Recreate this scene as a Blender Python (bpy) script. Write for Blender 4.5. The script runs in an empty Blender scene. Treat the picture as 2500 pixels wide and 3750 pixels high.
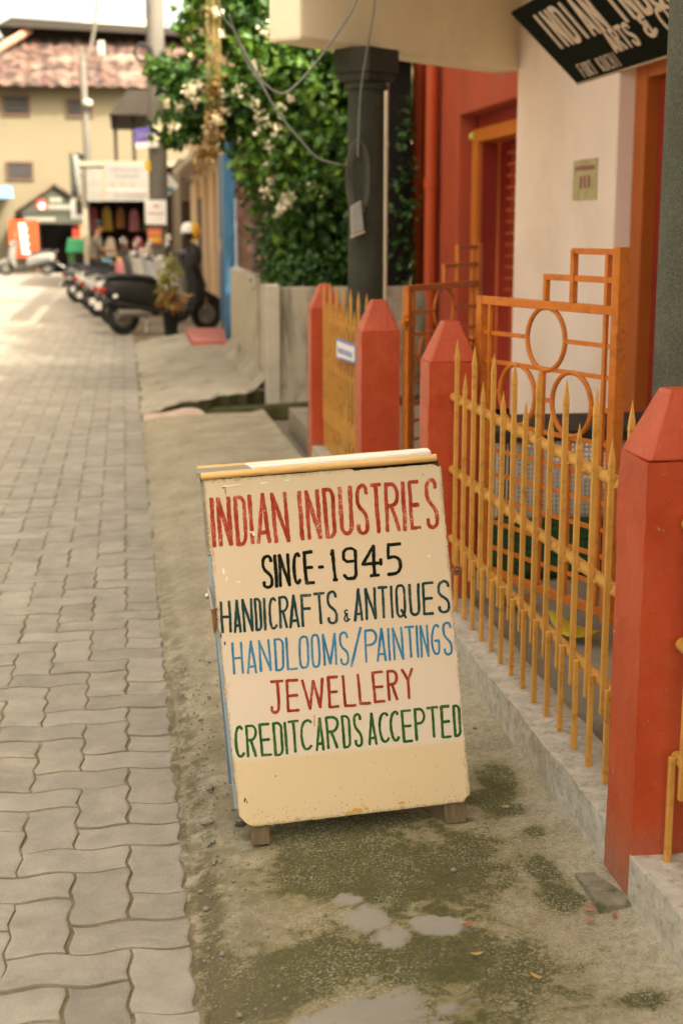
import bpy, math, random
import numpy as np
from mathutils import Vector, Matrix
R = math.radians
random.seed(7)
rng = np.random.default_rng(11)
S = bpy.context.scene
COL = S.collection

# ------------------------------------------------------------------ camera
cam_d = bpy.data.cameras.new("camera")
cam = bpy.data.objects.new("camera", cam_d)
COL.objects.link(cam)
cam.location = (0, 0, 1.6)
cam.rotation_euler = (R(90 - 11.4688), 0, R(-8.5742))
cam_d.sensor_fit = 'HORIZONTAL'
cam_d.sensor_width = 24.0
cam_d.lens = 49.92
cam_d.clip_start = 0.05
cam_d.clip_end = 600
cam_d.dof.use_dof = True
cam_d.dof.focus_distance = 3.70
cam_d.dof.aperture_fstop = 3.2
S.camera = cam

# ------------------------------------------------------------------ light
SUN_EL, SUN_AZ = 44.0, 145.0
W = bpy.data.worlds.new("World")
S.world = W
W.use_nodes = True
wn = W.node_tree
wn.nodes.clear()
sky = wn.nodes.new('ShaderNodeTexSky')
sky.sky_type = 'NISHITA'
sky.sun_disc = False
sky.sun_elevation = R(SUN_EL)
sky.sun_rotation = R(SUN_AZ)
sky.air_density = 0.8
sky.dust_density = 7.0
sky.ozone_density = 0.3
bg = wn.nodes.new('ShaderNodeBackground')
bg.inputs['Strength'].default_value = 0.15
wo = wn.nodes.new('ShaderNodeOutputWorld')
hz = wn.nodes.new('ShaderNodeHueSaturation')          # milky, hazy tropical sky
hz.inputs['Saturation'].default_value = 0.42
tn = wn.nodes.new('ShaderNodeMix'); tn.data_type = 'RGBA'; tn.blend_type = 'MULTIPLY'
tn.inputs[0].default_value = 1.0; tn.inputs[7].default_value = (1.27, 1.185, 0.985, 1)
wn.links.new(sky.outputs[0], hz.inputs['Color'])
wn.links.new(hz.outputs[0], tn.inputs[6])
wn.links.new(tn.outputs[2], bg.inputs['Color'])
wn.links.new(bg.outputs[0], wo.inputs['Surface'])
sd = bpy.data.lights.new("sun", 'SUN')
sd.energy = 2.2
sd.angle = R(0.8)
sd.color = (1.0, 0.945, 0.80)
sun = bpy.data.objects.new("sun", sd)
COL.objects.link(sun)
to_sun = Vector((math.sin(R(SUN_AZ)) * math.cos(R(SUN_EL)), math.cos(R(SUN_AZ)) * math.cos(R(SUN_EL)), math.sin(R(SUN_EL))))
sun.rotation_euler = to_sun.to_track_quat('Z', 'Y').to_euler()
sun.location = to_sun * 40
S.view_settings.view_transform = 'Standard'
S.view_settings.look = 'None'
S.view_settings.gamma = 1
S.view_settings.use_curve_mapping = False
S.view_settings.exposure = 2.17

# ------------------------------------------------------------------ materials
MATS = {}
def nd(nt, t, **kw):
    n = nt.nodes.new(t)
    for k, v in kw.items():
        setattr(n, k, v)
    return n
def ramp(nt, fac, stops):
    n = nt.nodes.new('ShaderNodeValToRGB')
    el = n.color_ramp.elements
    el[0].position, el[0].color = stops[0][0], (*stops[0][1], 1)
    el[1].position, el[1].color = stops[-1][0], (*stops[-1][1], 1)
    for p, c in stops[1:-1]:
        e = el.new(p); e.color = (*c, 1)
    nt.links.new(fac, n.inputs['Fac'])
    return n.outputs['Color']
def noise(nt, vec, scale, detail=4, rough=0.6, dist=0.0):
    n = nt.nodes.new('ShaderNodeTexNoise')
    n.inputs['Scale'].default_value = scale
    n.inputs['Detail'].default_value = detail
    n.inputs['Roughness'].default_value = rough
    n.inputs['Distortion'].default_value = dist
    if vec is not None:
        nt.links.new(vec, n.inputs['Vector'])
    return n.outputs['Fac']
def mixc(nt, fac, a, b, mode='MIX'):
    n = nt.nodes.new('ShaderNodeMix'); n.data_type = 'RGBA'; n.blend_type = mode
    for s, v in ((n.inputs[0], fac), (n.inputs[6], a), (n.inputs[7], b)):
        if hasattr(v, 'is_linked'):
            nt.links.new(v, s)
        elif isinstance(v, (int, float)):
            s.default_value = v
        else:
            s.default_value = (*v, 1)
    return n.outputs[2]
def math_(nt, op, a, b=None, c=None, clamp=False):
    n = nt.nodes.new('ShaderNodeMath'); n.operation = op; n.use_clamp = clamp
    for i, v in enumerate((a, b, c)):
        if v is None: continue
        if hasattr(v, 'is_linked'): nt.links.new(v, n.inputs[i])
        else: n.inputs[i].default_value = v
    return n.outputs[0]
def smooth(nt, v, lo, hi):
    n = nt.nodes.new('ShaderNodeMapRange'); n.interpolation_type = 'SMOOTHSTEP'
    n.inputs[1].default_value = lo; n.inputs[2].default_value = hi
    nt.links.new(v, n.inputs[0]); return n.outputs[0]
def base(name):
    m = bpy.data.materials.new(name); m.use_nodes = True
    nt = m.node_tree
    return m, nt, nt.nodes['Principled BSDF']
def coord(nt, kind='Object', scale=None):
    t = nt.nodes.new('ShaderNodeTexCoord'); o = t.outputs[kind]
    if scale:
        mp = nt.nodes.new('ShaderNodeMapping'); mp.inputs['Scale'].default_value = scale
        nt.links.new(o, mp.inputs['Vector']); o = mp.outputs[0]
    return o
def bump(nt, bsdf, h, strength=0.2, dist=0.01):
    b = nt.nodes.new('ShaderNodeBump')
    b.inputs['Strength'].default_value = strength; b.inputs['Distance'].default_value = dist
    nt.links.new(h, b.inputs['Height']); nt.links.new(b.outputs[0], bsdf.inputs['Normal'])
def sc(c, k): return tuple(min(1, max(0, x * k)) for x in c)
def mat(name, col, rough=0.7, var=0.18, scale=6.0, bscale=60.0, bstr=0.15, metal=0.0, stain=None, sscale=3.0, samt=0.5, stretch=None, spec=0.22, sth=(0.5,0.68), sdist=0.4):
    if name in MATS: return MATS[name]
    m, nt, b = base(name)
    v = coord(nt, 'Object', stretch)
    n1 = noise(nt, v, scale, 5)
    c = ramp(nt, n1, [(0.28, sc(col, 1 - var)), (0.72, sc(col, 1 + var))])
    if stain is not None:
        n3 = noise(nt, v, sscale, 8, 0.7, sdist)
        c = mixc(nt, math_(nt, 'MULTIPLY', smooth(nt, n3, *sth), samt), c, stain)
    nt.links.new(c, b.inputs['Base Color'])
    b.inputs['Roughness'].default_value = rough
    b.inputs['Metallic'].default_value = metal
    b.inputs['Specular IOR Level'].default_value = spec
    if bstr > 0:
        bump(nt, b, noise(nt, v, bscale, 4), bstr, 0.004)
    MATS[name] = m
    return m

# ------------------------------------------------------------------ mesh helpers
class MB:
    def __init__(s): s.v = []; s.f = []
    def add(s, vs, fs):
        o = len(s.v); s.v += [tuple(map(float, p)) for p in vs]; s.f += [tuple(i + o for i in f) for f in fs]; return s
    def box(s, x0, x1, y0, y1, z0, z1):
        return s.add([(x0,y0,z0),(x1,y0,z0),(x1,y1,z0),(x0,y1,z0),(x0,y0,z1),(x1,y0,z1),(x1,y1,z1),(x0,y1,z1)],
                     [(0,3,2,1),(4,5,6,7),(0,1,5,4),(1,2,6,5),(2,3,7,6),(3,0,4,7)])
    def hexa(s, p):   # 8 points: bottom 4 (ccw), top 4
        return s.add(p, [(0,3,2,1),(4,5,6,7),(0,1,5,4),(1,2,6,5),(2,3,7,6),(3,0,4,7)])
    def bar(s, a, b, w, h, up=(0,0,1)):   # rectangular bar from a to b
        a = Vector(a); b = Vector(b); d = (b - a).normalized(); u = Vector(up)
        if abs(d.dot(u)) > 0.98: u = Vector((0,1,0))
        r = d.cross(u).normalized(); u = r.cross(d).normalized()
        q = [r*sx*w/2 + u*sy*h/2 for sx, sy in ((-1,-1),(1,-1),(1,1),(-1,1))]
        return s.hexa([a+k for k in q] + [b+k for k in q])
    def tube(s, pts, r, n=8, caps=True):
        pts = [Vector(p) for p in pts]; rs = r if isinstance(r, (list, tuple)) else [r]*len(pts)
        o = len(s.v); pu = None
        for i, p in enumerate(pts):
            d = (pts[min(i+1, len(pts)-1)] - pts[max(i-1, 0)]).normalized()
            if pu is None:
                pu = Vector((0,0,1)) if abs(d.z) < 0.9 else Vector((1,0,0))
            rr = d.cross(pu).normalized(); pu = rr.cross(d).normalized()
            for k in range(n):
                a = 2*math.pi*k/n
                s.v.append(tuple(p + (rr*math.cos(a) + pu*math.sin(a))*rs[i]))
        for i in range(len(pts)-1):
            for k in range(n):
                s.f.append((o+i*n+k, o+i*n+(k+1)%n, o+(i+1)*n+(k+1)%n, o+(i+1)*n+k))
        if caps:
            s.f.append(tuple(o+k for k in range(n))[::-1]); e = o+(len(pts)-1)*n
            s.f.append(tuple(e+k for k in range(n)))
        return s
    def ring(s, c, u, v, R_, r, n=40, m=8):
        c = Vector(c); u = Vector(u).normalized(); v = Vector(v).normalized(); w = u.cross(v); o = len(s.v)
        for i in range(n):
            a = 2*math.pi*i/n; d = u*math.cos(a)+v*math.sin(a)
            for k in range(m):
                b = 2*math.pi*k/m
                s.v.append(tuple(c + d*(R_+r*math.cos(b)) + w*r*math.sin(b)))
        for i in range(n):
            for k in range(m):
                s.f.append((o+i*m+k, o+((i+1)%n)*m+k, o+((i+1)%n)*m+(k+1)%m, o+i*m+(k+1)%m))
        return s
    def lathe(s, prof, c=(0,0,0), n=24):
        o = len(s.v)
        for (r, z) in prof:
            for k in range(n):
                a = 2*math.pi*k/n; s.v.append((c[0]+r*math.cos(a), c[1]+r*math.sin(a), c[2]+z))
        for i in range(len(prof)-1):
            for k in range(n):
                s.f.append((o+i*n+k, o+i*n+(k+1)%n, o+(i+1)*n+(k+1)%n, o+(i+1)*n+k))
        s.f.append(tuple(o+k for k in range(n))[::-1]); e = o+(len(prof)-1)*n
        s.f.append(tuple(e+k for k in range(n)))
        return s
    def loft(s, secs, n=16):   # secs: (center, half vector a, half vector b), superellipse
        o = len(s.v)
        for c, a, b in secs:
            c = Vector(c); a = Vector(a); b = Vector(b)
            for k in range(n):
                t = 2*math.pi*k/n; ct, st = math.cos(t), math.sin(t)
                s.v.append(tuple(c + a*math.copysign(abs(ct)**0.8, ct) + b*math.copysign(abs(st)**0.8, st)))
        for i in range(len(secs)-1):
            for k in range(n):
                s.f.append((o+i*n+k, o+i*n+(k+1)%n, o+(i+1)*n+(k+1)%n, o+(i+1)*n+k))
        s.f.append(tuple(o+k for k in range(n))[::-1]); e = o+(len(secs)-1)*n
        s.f.append(tuple(e+k for k in range(n)))
        return s
    def ball(s, c, r, n=16, m=10):
        r = r if isinstance(r, (tuple, list)) else (r, r, r)
        prof = []
        o = len(s.v)
        for i in range(1, m):
            t = math.pi*i/m
            for k in range(n):
                a = 2*math.pi*k/n
                s.v.append((c[0]+r[0]*math.sin(t)*math.cos(a), c[1]+r[1]*math.sin(t)*math.sin(a), c[2]-r[2]*math.cos(t)))
        for i in range(m-2):
            for k in range(n):
                s.f.append((o+i*n+k, o+i*n+(k+1)%n, o+(i+1)*n+(k+1)%n, o+(i+1)*n+k))
        b = len(s.v); s.v += [(c[0],c[1],c[2]-r[2]), (c[0],c[1],c[2]+r[2])]
        for k in range(n):
            s.f.append((b, o+(k+1)%n, o+k)); s.f.append((b+1, o+(m-2)*n+k, o+(m-2)*n+(k+1)%n))
        return s
    def extr(s, poly, ax, a, b):   # polygon in the two other axes, extruded along axis ax from a to b
        n = len(poly)
        def P(q, t):
            return {'x': (t, q[0], q[1]), 'y': (q[0], t, q[1]), 'z': (q[0], q[1], t)}[ax]
        return s.add([P(q, a) for q in poly] + [P(q, b) for q in poly],
                     [tuple(range(n))[::-1], tuple(range(n, 2*n))] + [(i, (i+1) % n, n+(i+1) % n, n+i) for i in range(n)])
    def build(s, name, m, parent=None, local=False, smooth=False, bevel=0.0, seg=2, tint=None):
        off = Vector((0,0,0))
        if parent is not None and not local:
            q = parent
            while q is not None:
                off += q.location; q = q.parent
        me = bpy.data.meshes.new(name)
        me.from_pydata([(p[0]-off.x, p[1]-off.y, p[2]-off.z) for p in s.v], [], s.f)
        me.materials.append(m)
        if smooth:
            me.polygons.foreach_set('use_smooth', [True]*len(me.polygons))
            me.set_sharp_from_angle(angle=R(42))
        if tint is not None:
            at = me.attributes.new('tint', 'FLOAT', 'FACE'); at.data.foreach_set('value', list(map(float, tint)))
        me.update()
        o = bpy.data.objects.new(name, me); COL.objects.link(o)
        if parent is not None: o.parent = parent
        if bevel > 0:
            bm = o.modifiers.new('bevel', 'BEVEL'); bm.width = bevel; bm.segments = seg; bm.limit_method = 'ANGLE'; bm.angle_limit = R(40)
        return o
def tag(o, label=None, cat=None, group=None, kind=None):
    if label: o['label'] = label
    if cat: o['category'] = cat
    if group: o['group'] = group
    if kind: o['kind'] = kind
    return o
def empty(name, loc, label, cat, group=None, rz=0.0):
    o = bpy.data.objects.new(name, None); COL.objects.link(o)
    o.location = loc; o.rotation_euler = (0, 0, rz); o.empty_display_size = 0.1
    return tag(o, label, cat, group)
def copy_tree(o, parent=None):
    c = o.copy(); COL.objects.link(c)
    if parent is not None: c.parent = parent
    for ch in list(o.children): copy_tree(ch, c)
    return c
def catmull(pts, k=6):
    P = [Vector(p) for p in pts]; out = []
    for i in range(len(P)-1):
        a, b, c, d = P[max(i-1,0)], P[i], P[i+1], P[min(i+2,len(P)-1)]
        for j in range(k):
            t = j/k
            out.append(0.5*((2*b) + (c-a)*t + (2*a-5*b+4*c-d)*t*t + (3*b-a-3*c+d)*t**3))
    return out + [P[-1]]
# ------------------------------------------------------------------ setting: ground, road, pavement
def sheet(name, x0, x1, y0, y1, z, m, kind='structure'):
    o = MB().add([(x0,y0,z),(x1,y0,z),(x1,y1,z),(x0,y1,z)], [(0,1,2,3)]).build(name, m)
    return tag(o, kind=kind)
m_ground = mat('earth', (0.20,0.165,0.115), 0.95, 0.25, 1.2, 40, 0.4)
sheet('ground', -150, 150, -60, 240, -0.034, m_ground)

def paver_material():
    m, nt, b = base('paver_concrete')
    v = coord(nt, 'Object')
    at = nd(nt, 'ShaderNodeAttribute', attribute_name='tint')
    fine = noise(nt, v, 420, 3, 0.7)
    mid = noise(nt, v, 9, 6, 0.65)
    c = ramp(nt, at.outputs['Fac'], [(0, (0.205,0.182,0.152)), (0.5, (0.242,0.216,0.182)), (1, (0.285,0.257,0.218))])
    c = mixc(nt, 1.0, c, ramp(nt, mid, [(0.25, (0.74,0.73,0.70)), (0.7, (1.14,1.12,1.08))]), 'MULTIPLY')
    c = mixc(nt, 1.0, c, ramp(nt, fine, [(0.25, (0.62,0.62,0.61)), (0.75, (1.36,1.35,1.32))]), 'MULTIPLY')
    dust = smooth(nt, noise(nt, v, 3.2, 8, 0.72, 0.6), 0.5, 0.72)
    c = mixc(nt, math_(nt, 'MULTIPLY', dust, 0.6), c, (0.35,0.295,0.215))
    nt.links.new(c, b.inputs['Base Color'])
    b.inputs['Roughness'].default_value = 0.88
    h = math_(nt, 'ADD', math_(nt, 'MULTIPLY', fine, 0.6), mid)
    bump(nt, b, h, 0.3, 0.003)
    return m
def sand_material():
    m, nt, b = base('joint_sand')
    v = coord(nt, 'Object')
    n1 = noise(nt, v, 7, 6); n2 = noise(nt, v, 260, 4, 0.75)
    c = ramp(nt, n1, [(0.3, (0.095,0.072,0.034)), (0.52, (0.15,0.118,0.064)), (0.72, (0.26,0.21,0.14))])
    c = mixc(nt, 1.0, c, ramp(nt, n2, [(0.3, (0.55,0.55,0.55)), (0.75, (1.5,1.45,1.35))]), 'MULTIPLY')
    nt.links.new(c, b.inputs['Base Color']); b.inputs['Roughness'].default_value = 0.95
    bump(nt, b, n2, 0.6, 0.004)
    return m
EDGE = 0.105
A = 0.1375
Y0 = 2.972 - 16*A
def wave(x, y, k=1.0):
    t = ((y - Y0)/A*1.0 + 0.25) % 1.0
    tri = 4*abs(t-0.5) - 1
    return x + k*0.0060*tri, y + k*0.0090*math.sin(2*math.pi*(x-EDGE)/(A*1.33))
def make_road():
    v = []; f = []; tint = []
    nx = 20; ny = int((27 - Y0)/A)
    def paver(x0, x1, y0, y1, far):
        g = 0.0040 + rng.uniform(-0.0008, 0.0010); gy = 0.0052 + rng.uniform(-0.001, 0.0015)
        st = 3 if far else 9
        cells_x = max(1, round((x1-x0)/A)); cells_y = max(1, round((y1-y0)/A))
        pts = []
        kx, ky = st*cells_x, st*cells_y
        a0, a1, b0, b1 = x0+g, x1-g, y0+gy, y1-gy
        pts += [(a0+(a1-a0)*i/kx, b0) for i in range(kx)]
        pts += [(a1, b0+(b1-b0)*i/ky) for i in range(ky)]
        pts += [(a1-(a1-a0)*i/kx, b1) for i in range(kx)]
        pts += [(a0, b1-(b1-b0)*i/ky) for i in range(ky)]
        P = []
        dx, dy = rng.normal(0, 0.0012, 2); rot = rng.normal(0, 0.006)
        cx, cy = (x0+x1)/2, (y0+y1)/2
        for (x, y) in pts:
            X, Yv = wave(x, y)
            X += rng.normal(0, 0.0005); Yv += rng.normal(0, 0.0005)
            qx, qy = X-cx, Yv-cy
            P.append((cx + qx - rot*qy + dx, cy + qy + rot*qx + dy))
        n = len(P); o = len(v)
        z = rng.normal(0, 0.0010); tx, ty = rng.normal(0, 0.006, 2)
        ins = 1 - 0.006/ (A*0.5)
        for (x, y) in P:
            v.append((cx+(x-cx)*(1-0.006/((x1-x0)/2)), cy+(y-cy)*(1-0.006/((y1-y0)/2)), z + tx*(x-cx) + ty*(y-cy)))
        for (x, y) in P: v.append((x, y, z + tx*(x-cx) + ty*(y-cy) - 0.0017))
        for (x, y) in P: v.append((x, y, -0.022))
        t = float(np.clip(0.5 + rng.normal(0, 0.21), 0, 1))
        f.append(tuple(range(o, o+n))); tint.append(t)
        for i in range(n):
            j = (i+1) % n
            f.append((o+n+i, o+n+j, o+j, o+i)); tint.append(t)
            f.append((o+2*n+i, o+2*n+j, o+n+j, o+n+i)); tint.append(t)
    for j in range(ny):
        y = Y0 + j*A
        far = y > 9
        for i in range(-nx, 0):          # cell i covers EDGE+i*A .. EDGE+(i+1)*A
            mm = (i + 2 - j) % 4
            x = EDGE + i*A
            if mm == 0:
                if i+1 < 0: paver(x, x+2*A, y, y+A, far)
                else: paver(x, x+A, y, y+A, far)
            elif mm == 3:
                paver(x, x+A, y, y+2*A, far)
    me = bpy.data.meshes.new('road'); me.from_pydata(v, [], f)
    me.materials.append(paver_material())
    at = me.attributes.new('tint', 'FLOAT', 'FACE'); at.data.foreach_set('value', tint)
    o = bpy.data.objects.new('road', me); COL.objects.link(o); tag(o, kind='structure')
make_road()
m_sand = sand_material()
sheet('road_bed', -9, 0.35, -6, 27, -0.0052, m_sand)
m_far = mat('far_paving', (0.245,0.215,0.178), 0.9, 0.12, 5, 30, 0.2, stain=(0.35,0.29,0.21), sscale=1.2)
sheet('road_far', -9, 1.1, 27, 62, -0.004, m_far)
sheet('road_left', -9, EDGE-20*A-0.01, -6, 27, -0.004, m_far)

# concrete verge between the pavers and the fence
def verge_z(x, y):
    s = max(0.0, (x - 0.11)/1.0)
    a = 0.076 + 0.009*(y-3.35) - max(0, y-6.0)*0.018
    return a*(1 - math.exp(-s/0.22)) - 0.003
def fbm(x, y, seed=0, oct_=5, f0=1.0):
    r = np.zeros_like(x); a = 1.0
    g = np.random.default_rng(seed)
    for k in range(oct_):
        fr = f0*2**k
        for _ in range(4):
            th = g.uniform(0, 6.28); ph = g.uniform(0, 6.28)
            r += a*np.sin(fr*(x*math.cos(th)+y*math.sin(th))*6.28 + ph + 1.7*np.sin(fr*2.3*(y*math.cos(th)-x*math.sin(th))+ph*2))/4
        a *= 0.55
    return r
MOSS = [(0.99,3.66,.07,.14,1.3),(0.93,3.52,.06,.06,1.1),(0.97,3.43,.05,.04,.9),(0.58,3.18,.30,.16,.85),(0.72,3.0,.28,.2,.8),(0.42,3.2,.16,.13,.7),
        (0.53,2.76,.22,.14,.8),(0.76,2.64,.3,.14,.85),(0.3,2.83,.14,.12,.65),(1.01,3.30,.04,.05,.75),(0.96,3.1,.04,.06,.8),(0.97,2.94,.05,.06,1.0),
        (0.14,2.91,.05,.22,.85),(0.15,3.24,.04,.18,.55),(0.15,2.6,.05,.15,.75),(0.27,2.68,.1,.12,.85),(0.6,2.45,.4,.1,.75),(1.0,2.5,.05,.03,.9),(0.45,3.5,.25,.25,.45),
        (0.2,5.0,.12,.5,.25),(0.8,5.5,.3,.6,.3),(0.55,3.45,.3,.10,.8),(0.86,3.3,.12,.12,.55),(0.5,4.3,.3,.3,.35)]
PALE = [(0.47,2.47,.21,.20,1.5),(0.50,2.93,.055,.09,1.0),(0.47,3.03,.045,.05,.9),(0.535,2.84,.05,.05,.9),(0.665,2.86,.075,.04,1.0),(0.63,2.89,.04,.03,.8)]
def make_verge():
    xs = np.concatenate([np.linspace(0.045, 0.118, 16), np.linspace(0.125, 1.13, 124)])
    ys = np.concatenate([np.arange(1.2, 5.2, 0.008), np.arange(5.2, 11.93, 0.03)])
    X, Y = np.meshgrid(xs, ys)
    edge = fbm(X*0+0.3, Y, 3, 5, 0.9)*0.012 + fbm(X, Y*1.7, 21, 4, 3.0)*0.007
    s = np.clip((X - 0.112 - edge)/1.0, 0, None)
    a = 0.076 + 0.009*(Y-3.35) - np.clip(Y-6.0, 0, None)*0.018
    Z = a*(1-np.exp(-s/0.22)) - 0.006
    rough = fbm(X, Y, 5, 6, 1.4)
    Z += 0.0035*rough*np.clip(s*12, 0, 1)
    lum = np.exp(-((X-0.21)/0.07)**2)*np.exp(-((Y-3.85)/0.5)**2)
    Z += lum*0.007*np.abs(fbm(X, Y, 9, 5, 5.0))
    spill = np.clip(0.35*fbm(X*0+0.7, Y, 55, 5, 1.3) + 0.5*fbm(X, Y, 56, 4, 4.0) + (X-0.098)/0.045, -1, 1)
    Z = np.where(X < 0.125, np.maximum(Z, -0.006) + 0.0085*np.clip(spill+0.15, 0, 1) - 0.001, Z)
    fil = np.clip((X-0.98)/0.13, 0, 1); Z += 0.022*fil**2
    moss = np.zeros_like(X); pale = np.zeros_like(X)
    wob = fbm(X, Y, 31, 4, 2.2)
    for (cx, cy, rx, ry, w) in MOSS:
        moss += w*np.exp(-((X-cx)/rx)**2*0.9 - ((Y-cy)/ry)**2*0.9)
    for (cx, cy, rx, ry, w) in PALE:
        d = ((X-cx)/rx)**2 + ((Y-cy)/ry)**2 + 0.55*wob + 0.4*fbm(X, Y, 77, 5, 8.0) + 0.25*fbm(X, Y, 78, 3, 30.0)
        pale = np.maximum(pale, np.clip(1.6*(1.05-d), 0, 1))
    Z += 0.0025*pale
    v = np.stack([X, Y, Z], -1).reshape(-1, 3)
    ny, nx = X.shape
    i = np.arange((ny-1)*(nx-1)); r = i//(nx-1); c = i % (nx-1)
    f = np.stack([r*nx+c, r*nx+c+1, (r+1)*nx+c+1, (r+1)*nx+c], -1)
    m, nt, b = base('verge_concrete')
    vo = coord(nt, 'Object')
    am = nd(nt, 'ShaderNodeAttribute', attribute_name='moss'); ap = nd(nt, 'ShaderNodeAttribute', attribute_name='pale'); ad = nd(nt, 'ShaderNodeAttribute', attribute_name='dirt')
    n1 = noise(nt, vo, 3.0, 8, 0.68, 0.3); n2 = noise(nt, vo, 45, 6, 0.75, 0.2); n3 = noise(nt, vo, 260, 4, 0.7); n4 = noise(nt, vo, 14, 7, 0.7, 0.5)
    c = ramp(nt, n1, [(0.3, (0.215,0.18,0.108)), (0.5, (0.31,0.268,0.186)), (0.7, (0.39,0.343,0.255))])
    c = mixc(nt, 1.0, c, ramp(nt, n2, [(0.32, (0.62,0.60,0.55)), (0.6, (1.08,1.07,1.05))]), 'MULTIPLY')
    c = mixc(nt, 1.0, c, ramp(nt, n3, [(0.3, (0.62,0.60,0.56)), (0.68, (1.34,1.33,1.30))]), 'MULTIPLY')
    # algae film: broad olive tint, then dark speckles where it is thick
    film = smooth(nt, math_(nt, 'ADD', am.outputs['Fac'], math_(nt, 'MULTIPLY', math_(nt, 'SUBTRACT', n4, 0.5), 1.6)), 0.30, 1.10)
    c = mixc(nt, math_(nt, 'MULTIPLY', film, 0.88), c, (0.130,0.110,0.020))
    speck = smooth(nt, math_(nt, 'ADD', math_(nt, 'MULTIPLY', film, 0.42), math_(nt, 'ADD', math_(nt, 'MULTIPLY', n2, 0.85), math_(nt, 'MULTIPLY', n3, 0.25))), 0.78, 0.98)
    c = mixc(nt, math_(nt, 'MULTIPLY', speck, 0.82), c, (0.040,0.040,0.006))
    lite = smooth(nt, math_(nt, 'ADD', math_(nt, 'MULTIPLY', n3, 0.6), math_(nt, 'MULTIPLY', noise(nt, vo, 140, 3, 0.6), 0.55)), 0.585, 0.68)
    c = mixc(nt, math_(nt, 'MULTIPLY', lite, math_(nt, 'MULTIPLY', smooth(nt, noise(nt, vo, 5.5, 5, 0.6), 0.32, 0.62), 0.8)), c, (0.37,0.325,0.235))
    c = mixc(nt, math_(nt, 'MULTIPLY', ad.outputs['Fac'], smooth(nt, math_(nt, 'ADD', n4, math_(nt, 'MULTIPLY', n2, 0.4)), 0.55, 0.8)), c, (0.105,0.082,0.040))
    c = mixc(nt, math_(nt, 'MULTIPLY', ap.outputs['Fac'], smooth(nt, math_(nt, 'ADD', ap.outputs['Fac'], math_(nt, 'MULTIPLY', n2, 0.8)), 0.6, 0.95)), c, ramp(nt, n1, [(0.3,(0.205,0.182,0.143)),(0.7,(0.265,0.238,0.193))]))
    nt.links.new(c, b.inputs['Base Color']); b.inputs['Roughness'].default_value = 0.92
    h = math_(nt, 'ADD', math_(nt, 'MULTIPLY', n2, 1.0), math_(nt, 'MULTIPLY', n3, 0.5))
    h = math_(nt, 'MULTIPLY', h, math_(nt, 'SUBTRACT', 1.0, math_(nt, 'MULTIPLY', ap.outputs['Fac'], 0.8)))
    bump(nt, b, h, 0.75, 0.006)
    me = bpy.data.meshes.new('verge'); me.from_pydata(v.tolist(), [], f.tolist()); me.materials.append(m)
    dirt = np.clip(0.8*(X < 0.125) + np.exp(-((X-0.145-edge)/0.035)**2)*1.0 + 0.5*np.exp(-((X-0.24)/0.08)**2), 0, 1)*np.clip((9-Y)/5, 0.2, 1)
    for nme, arr in (('moss', moss), ('pale', pale), ('dirt', dirt)):
        at = me.attributes.new(nme, 'FLOAT', 'POINT'); at.data.foreach_set('value', arr.reshape(-1).astype(np.float32))
    me.polygons.foreach_set('use_smooth', [True]*len(me.polygons))
    o = bpy.data.objects.new('verge', me); COL.objects.link(o); tag(o, kind='structure')
make_verge()

m_conc = mat('concrete', (0.31,0.27,0.205), 0.9, 0.2, 3, 90, 0.4, stain=(0.14,0.125,0.06), sscale=1.6, samt=0.75)
m_algae = mat('algae_concrete', (0.050,0.046,0.016), 0.95, 0.5, 9, 50, 0.6)
def make_slab():
    xs = np.linspace(0.1, 1.24, 40); ys = np.concatenate([[0], np.linspace(0.02, 7.3, 70)])
    mb = MB(); nx = len(xs)
    for yi, y in enumerate(ys):
        for x in xs:
            yy = 12.22 + 0.42*(x-0.1)/1.15 + 0.05*math.sin(x*17)+0.03*math.sin(x*41) + y
            s = (x-0.1)/1.14
            z = -0.012 + 0.175*(1-math.exp(-s/0.35)) + 0.010*math.sin(x*7+y*3.1)*math.sin(y*2.3+x) + 0.006*math.sin(y*9)
            mb.v.append((x, yy, z - (0.02 if yi == 0 else 0)))
    for r in range(len(ys)-1):
        for c in range(nx-1):
            mb.f.append((r*nx+c, r*nx+c+1, (r+1)*nx+c+1, (r+1)*nx+c))
    tag(mb.build('raised_pavement', m_conc, smooth=True), kind='structure')
    sk = MB()
    for c in range(nx): sk.v += [mb.v[c], (mb.v[c][0], mb.v[c][1]+0.02, -0.04)]
    for c in range(nx-1): sk.f.append((2*c, 2*c+1, 2*c+3, 2*c+2))
    tag(sk.build('drain_wall', m_algae, smooth=True), kind='structure')
make_slab()
tag(MB().hexa([(0.60,11.98,-0.03),(2.6,11.75,-0.03),(2.6,12.05,-0.03),(0.66,12.2,-0.03),(0.68,12.0,0.055),(2.6,11.78,0.15),(2.6,12.0,0.16),(0.72,12.16,0.06)]).build('drain_block', m_algae, bevel=0.015), kind='structure')
m_pinkconc = mat('pinkish_concrete', (0.40,0.30,0.235), 0.9, 0.15, 8, 60, 0.4)
ks = MB()
xs_ = [0.12,0.2,0.28,0.36,0.44,0.52,0.58,0.63]; hs_ = [0.03,0.045,0.05,0.065,0.085,0.09,0.08,0.05]
for i, (x, h) in enumerate(zip(xs_, hs_)):
    ks.v += [(x,11.82+0.01*(i%3),0.0),(x,11.86,h*0.75),(x,11.92,h),(x,12.0+0.015*(i%2),h*0.8),(x,12.05,-0.03)]
for i in range(7):
    for k in range(4): ks.f.append((i*5+k, (i+1)*5+k, (i+1)*5+k+1, i*5+k+1))
o = ks.build('kerb_stone', m_pinkconc, smooth=True)
tag(o, 'pinkish broken kerb stone lying along the dark drain opening', 'kerb stone')
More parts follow.
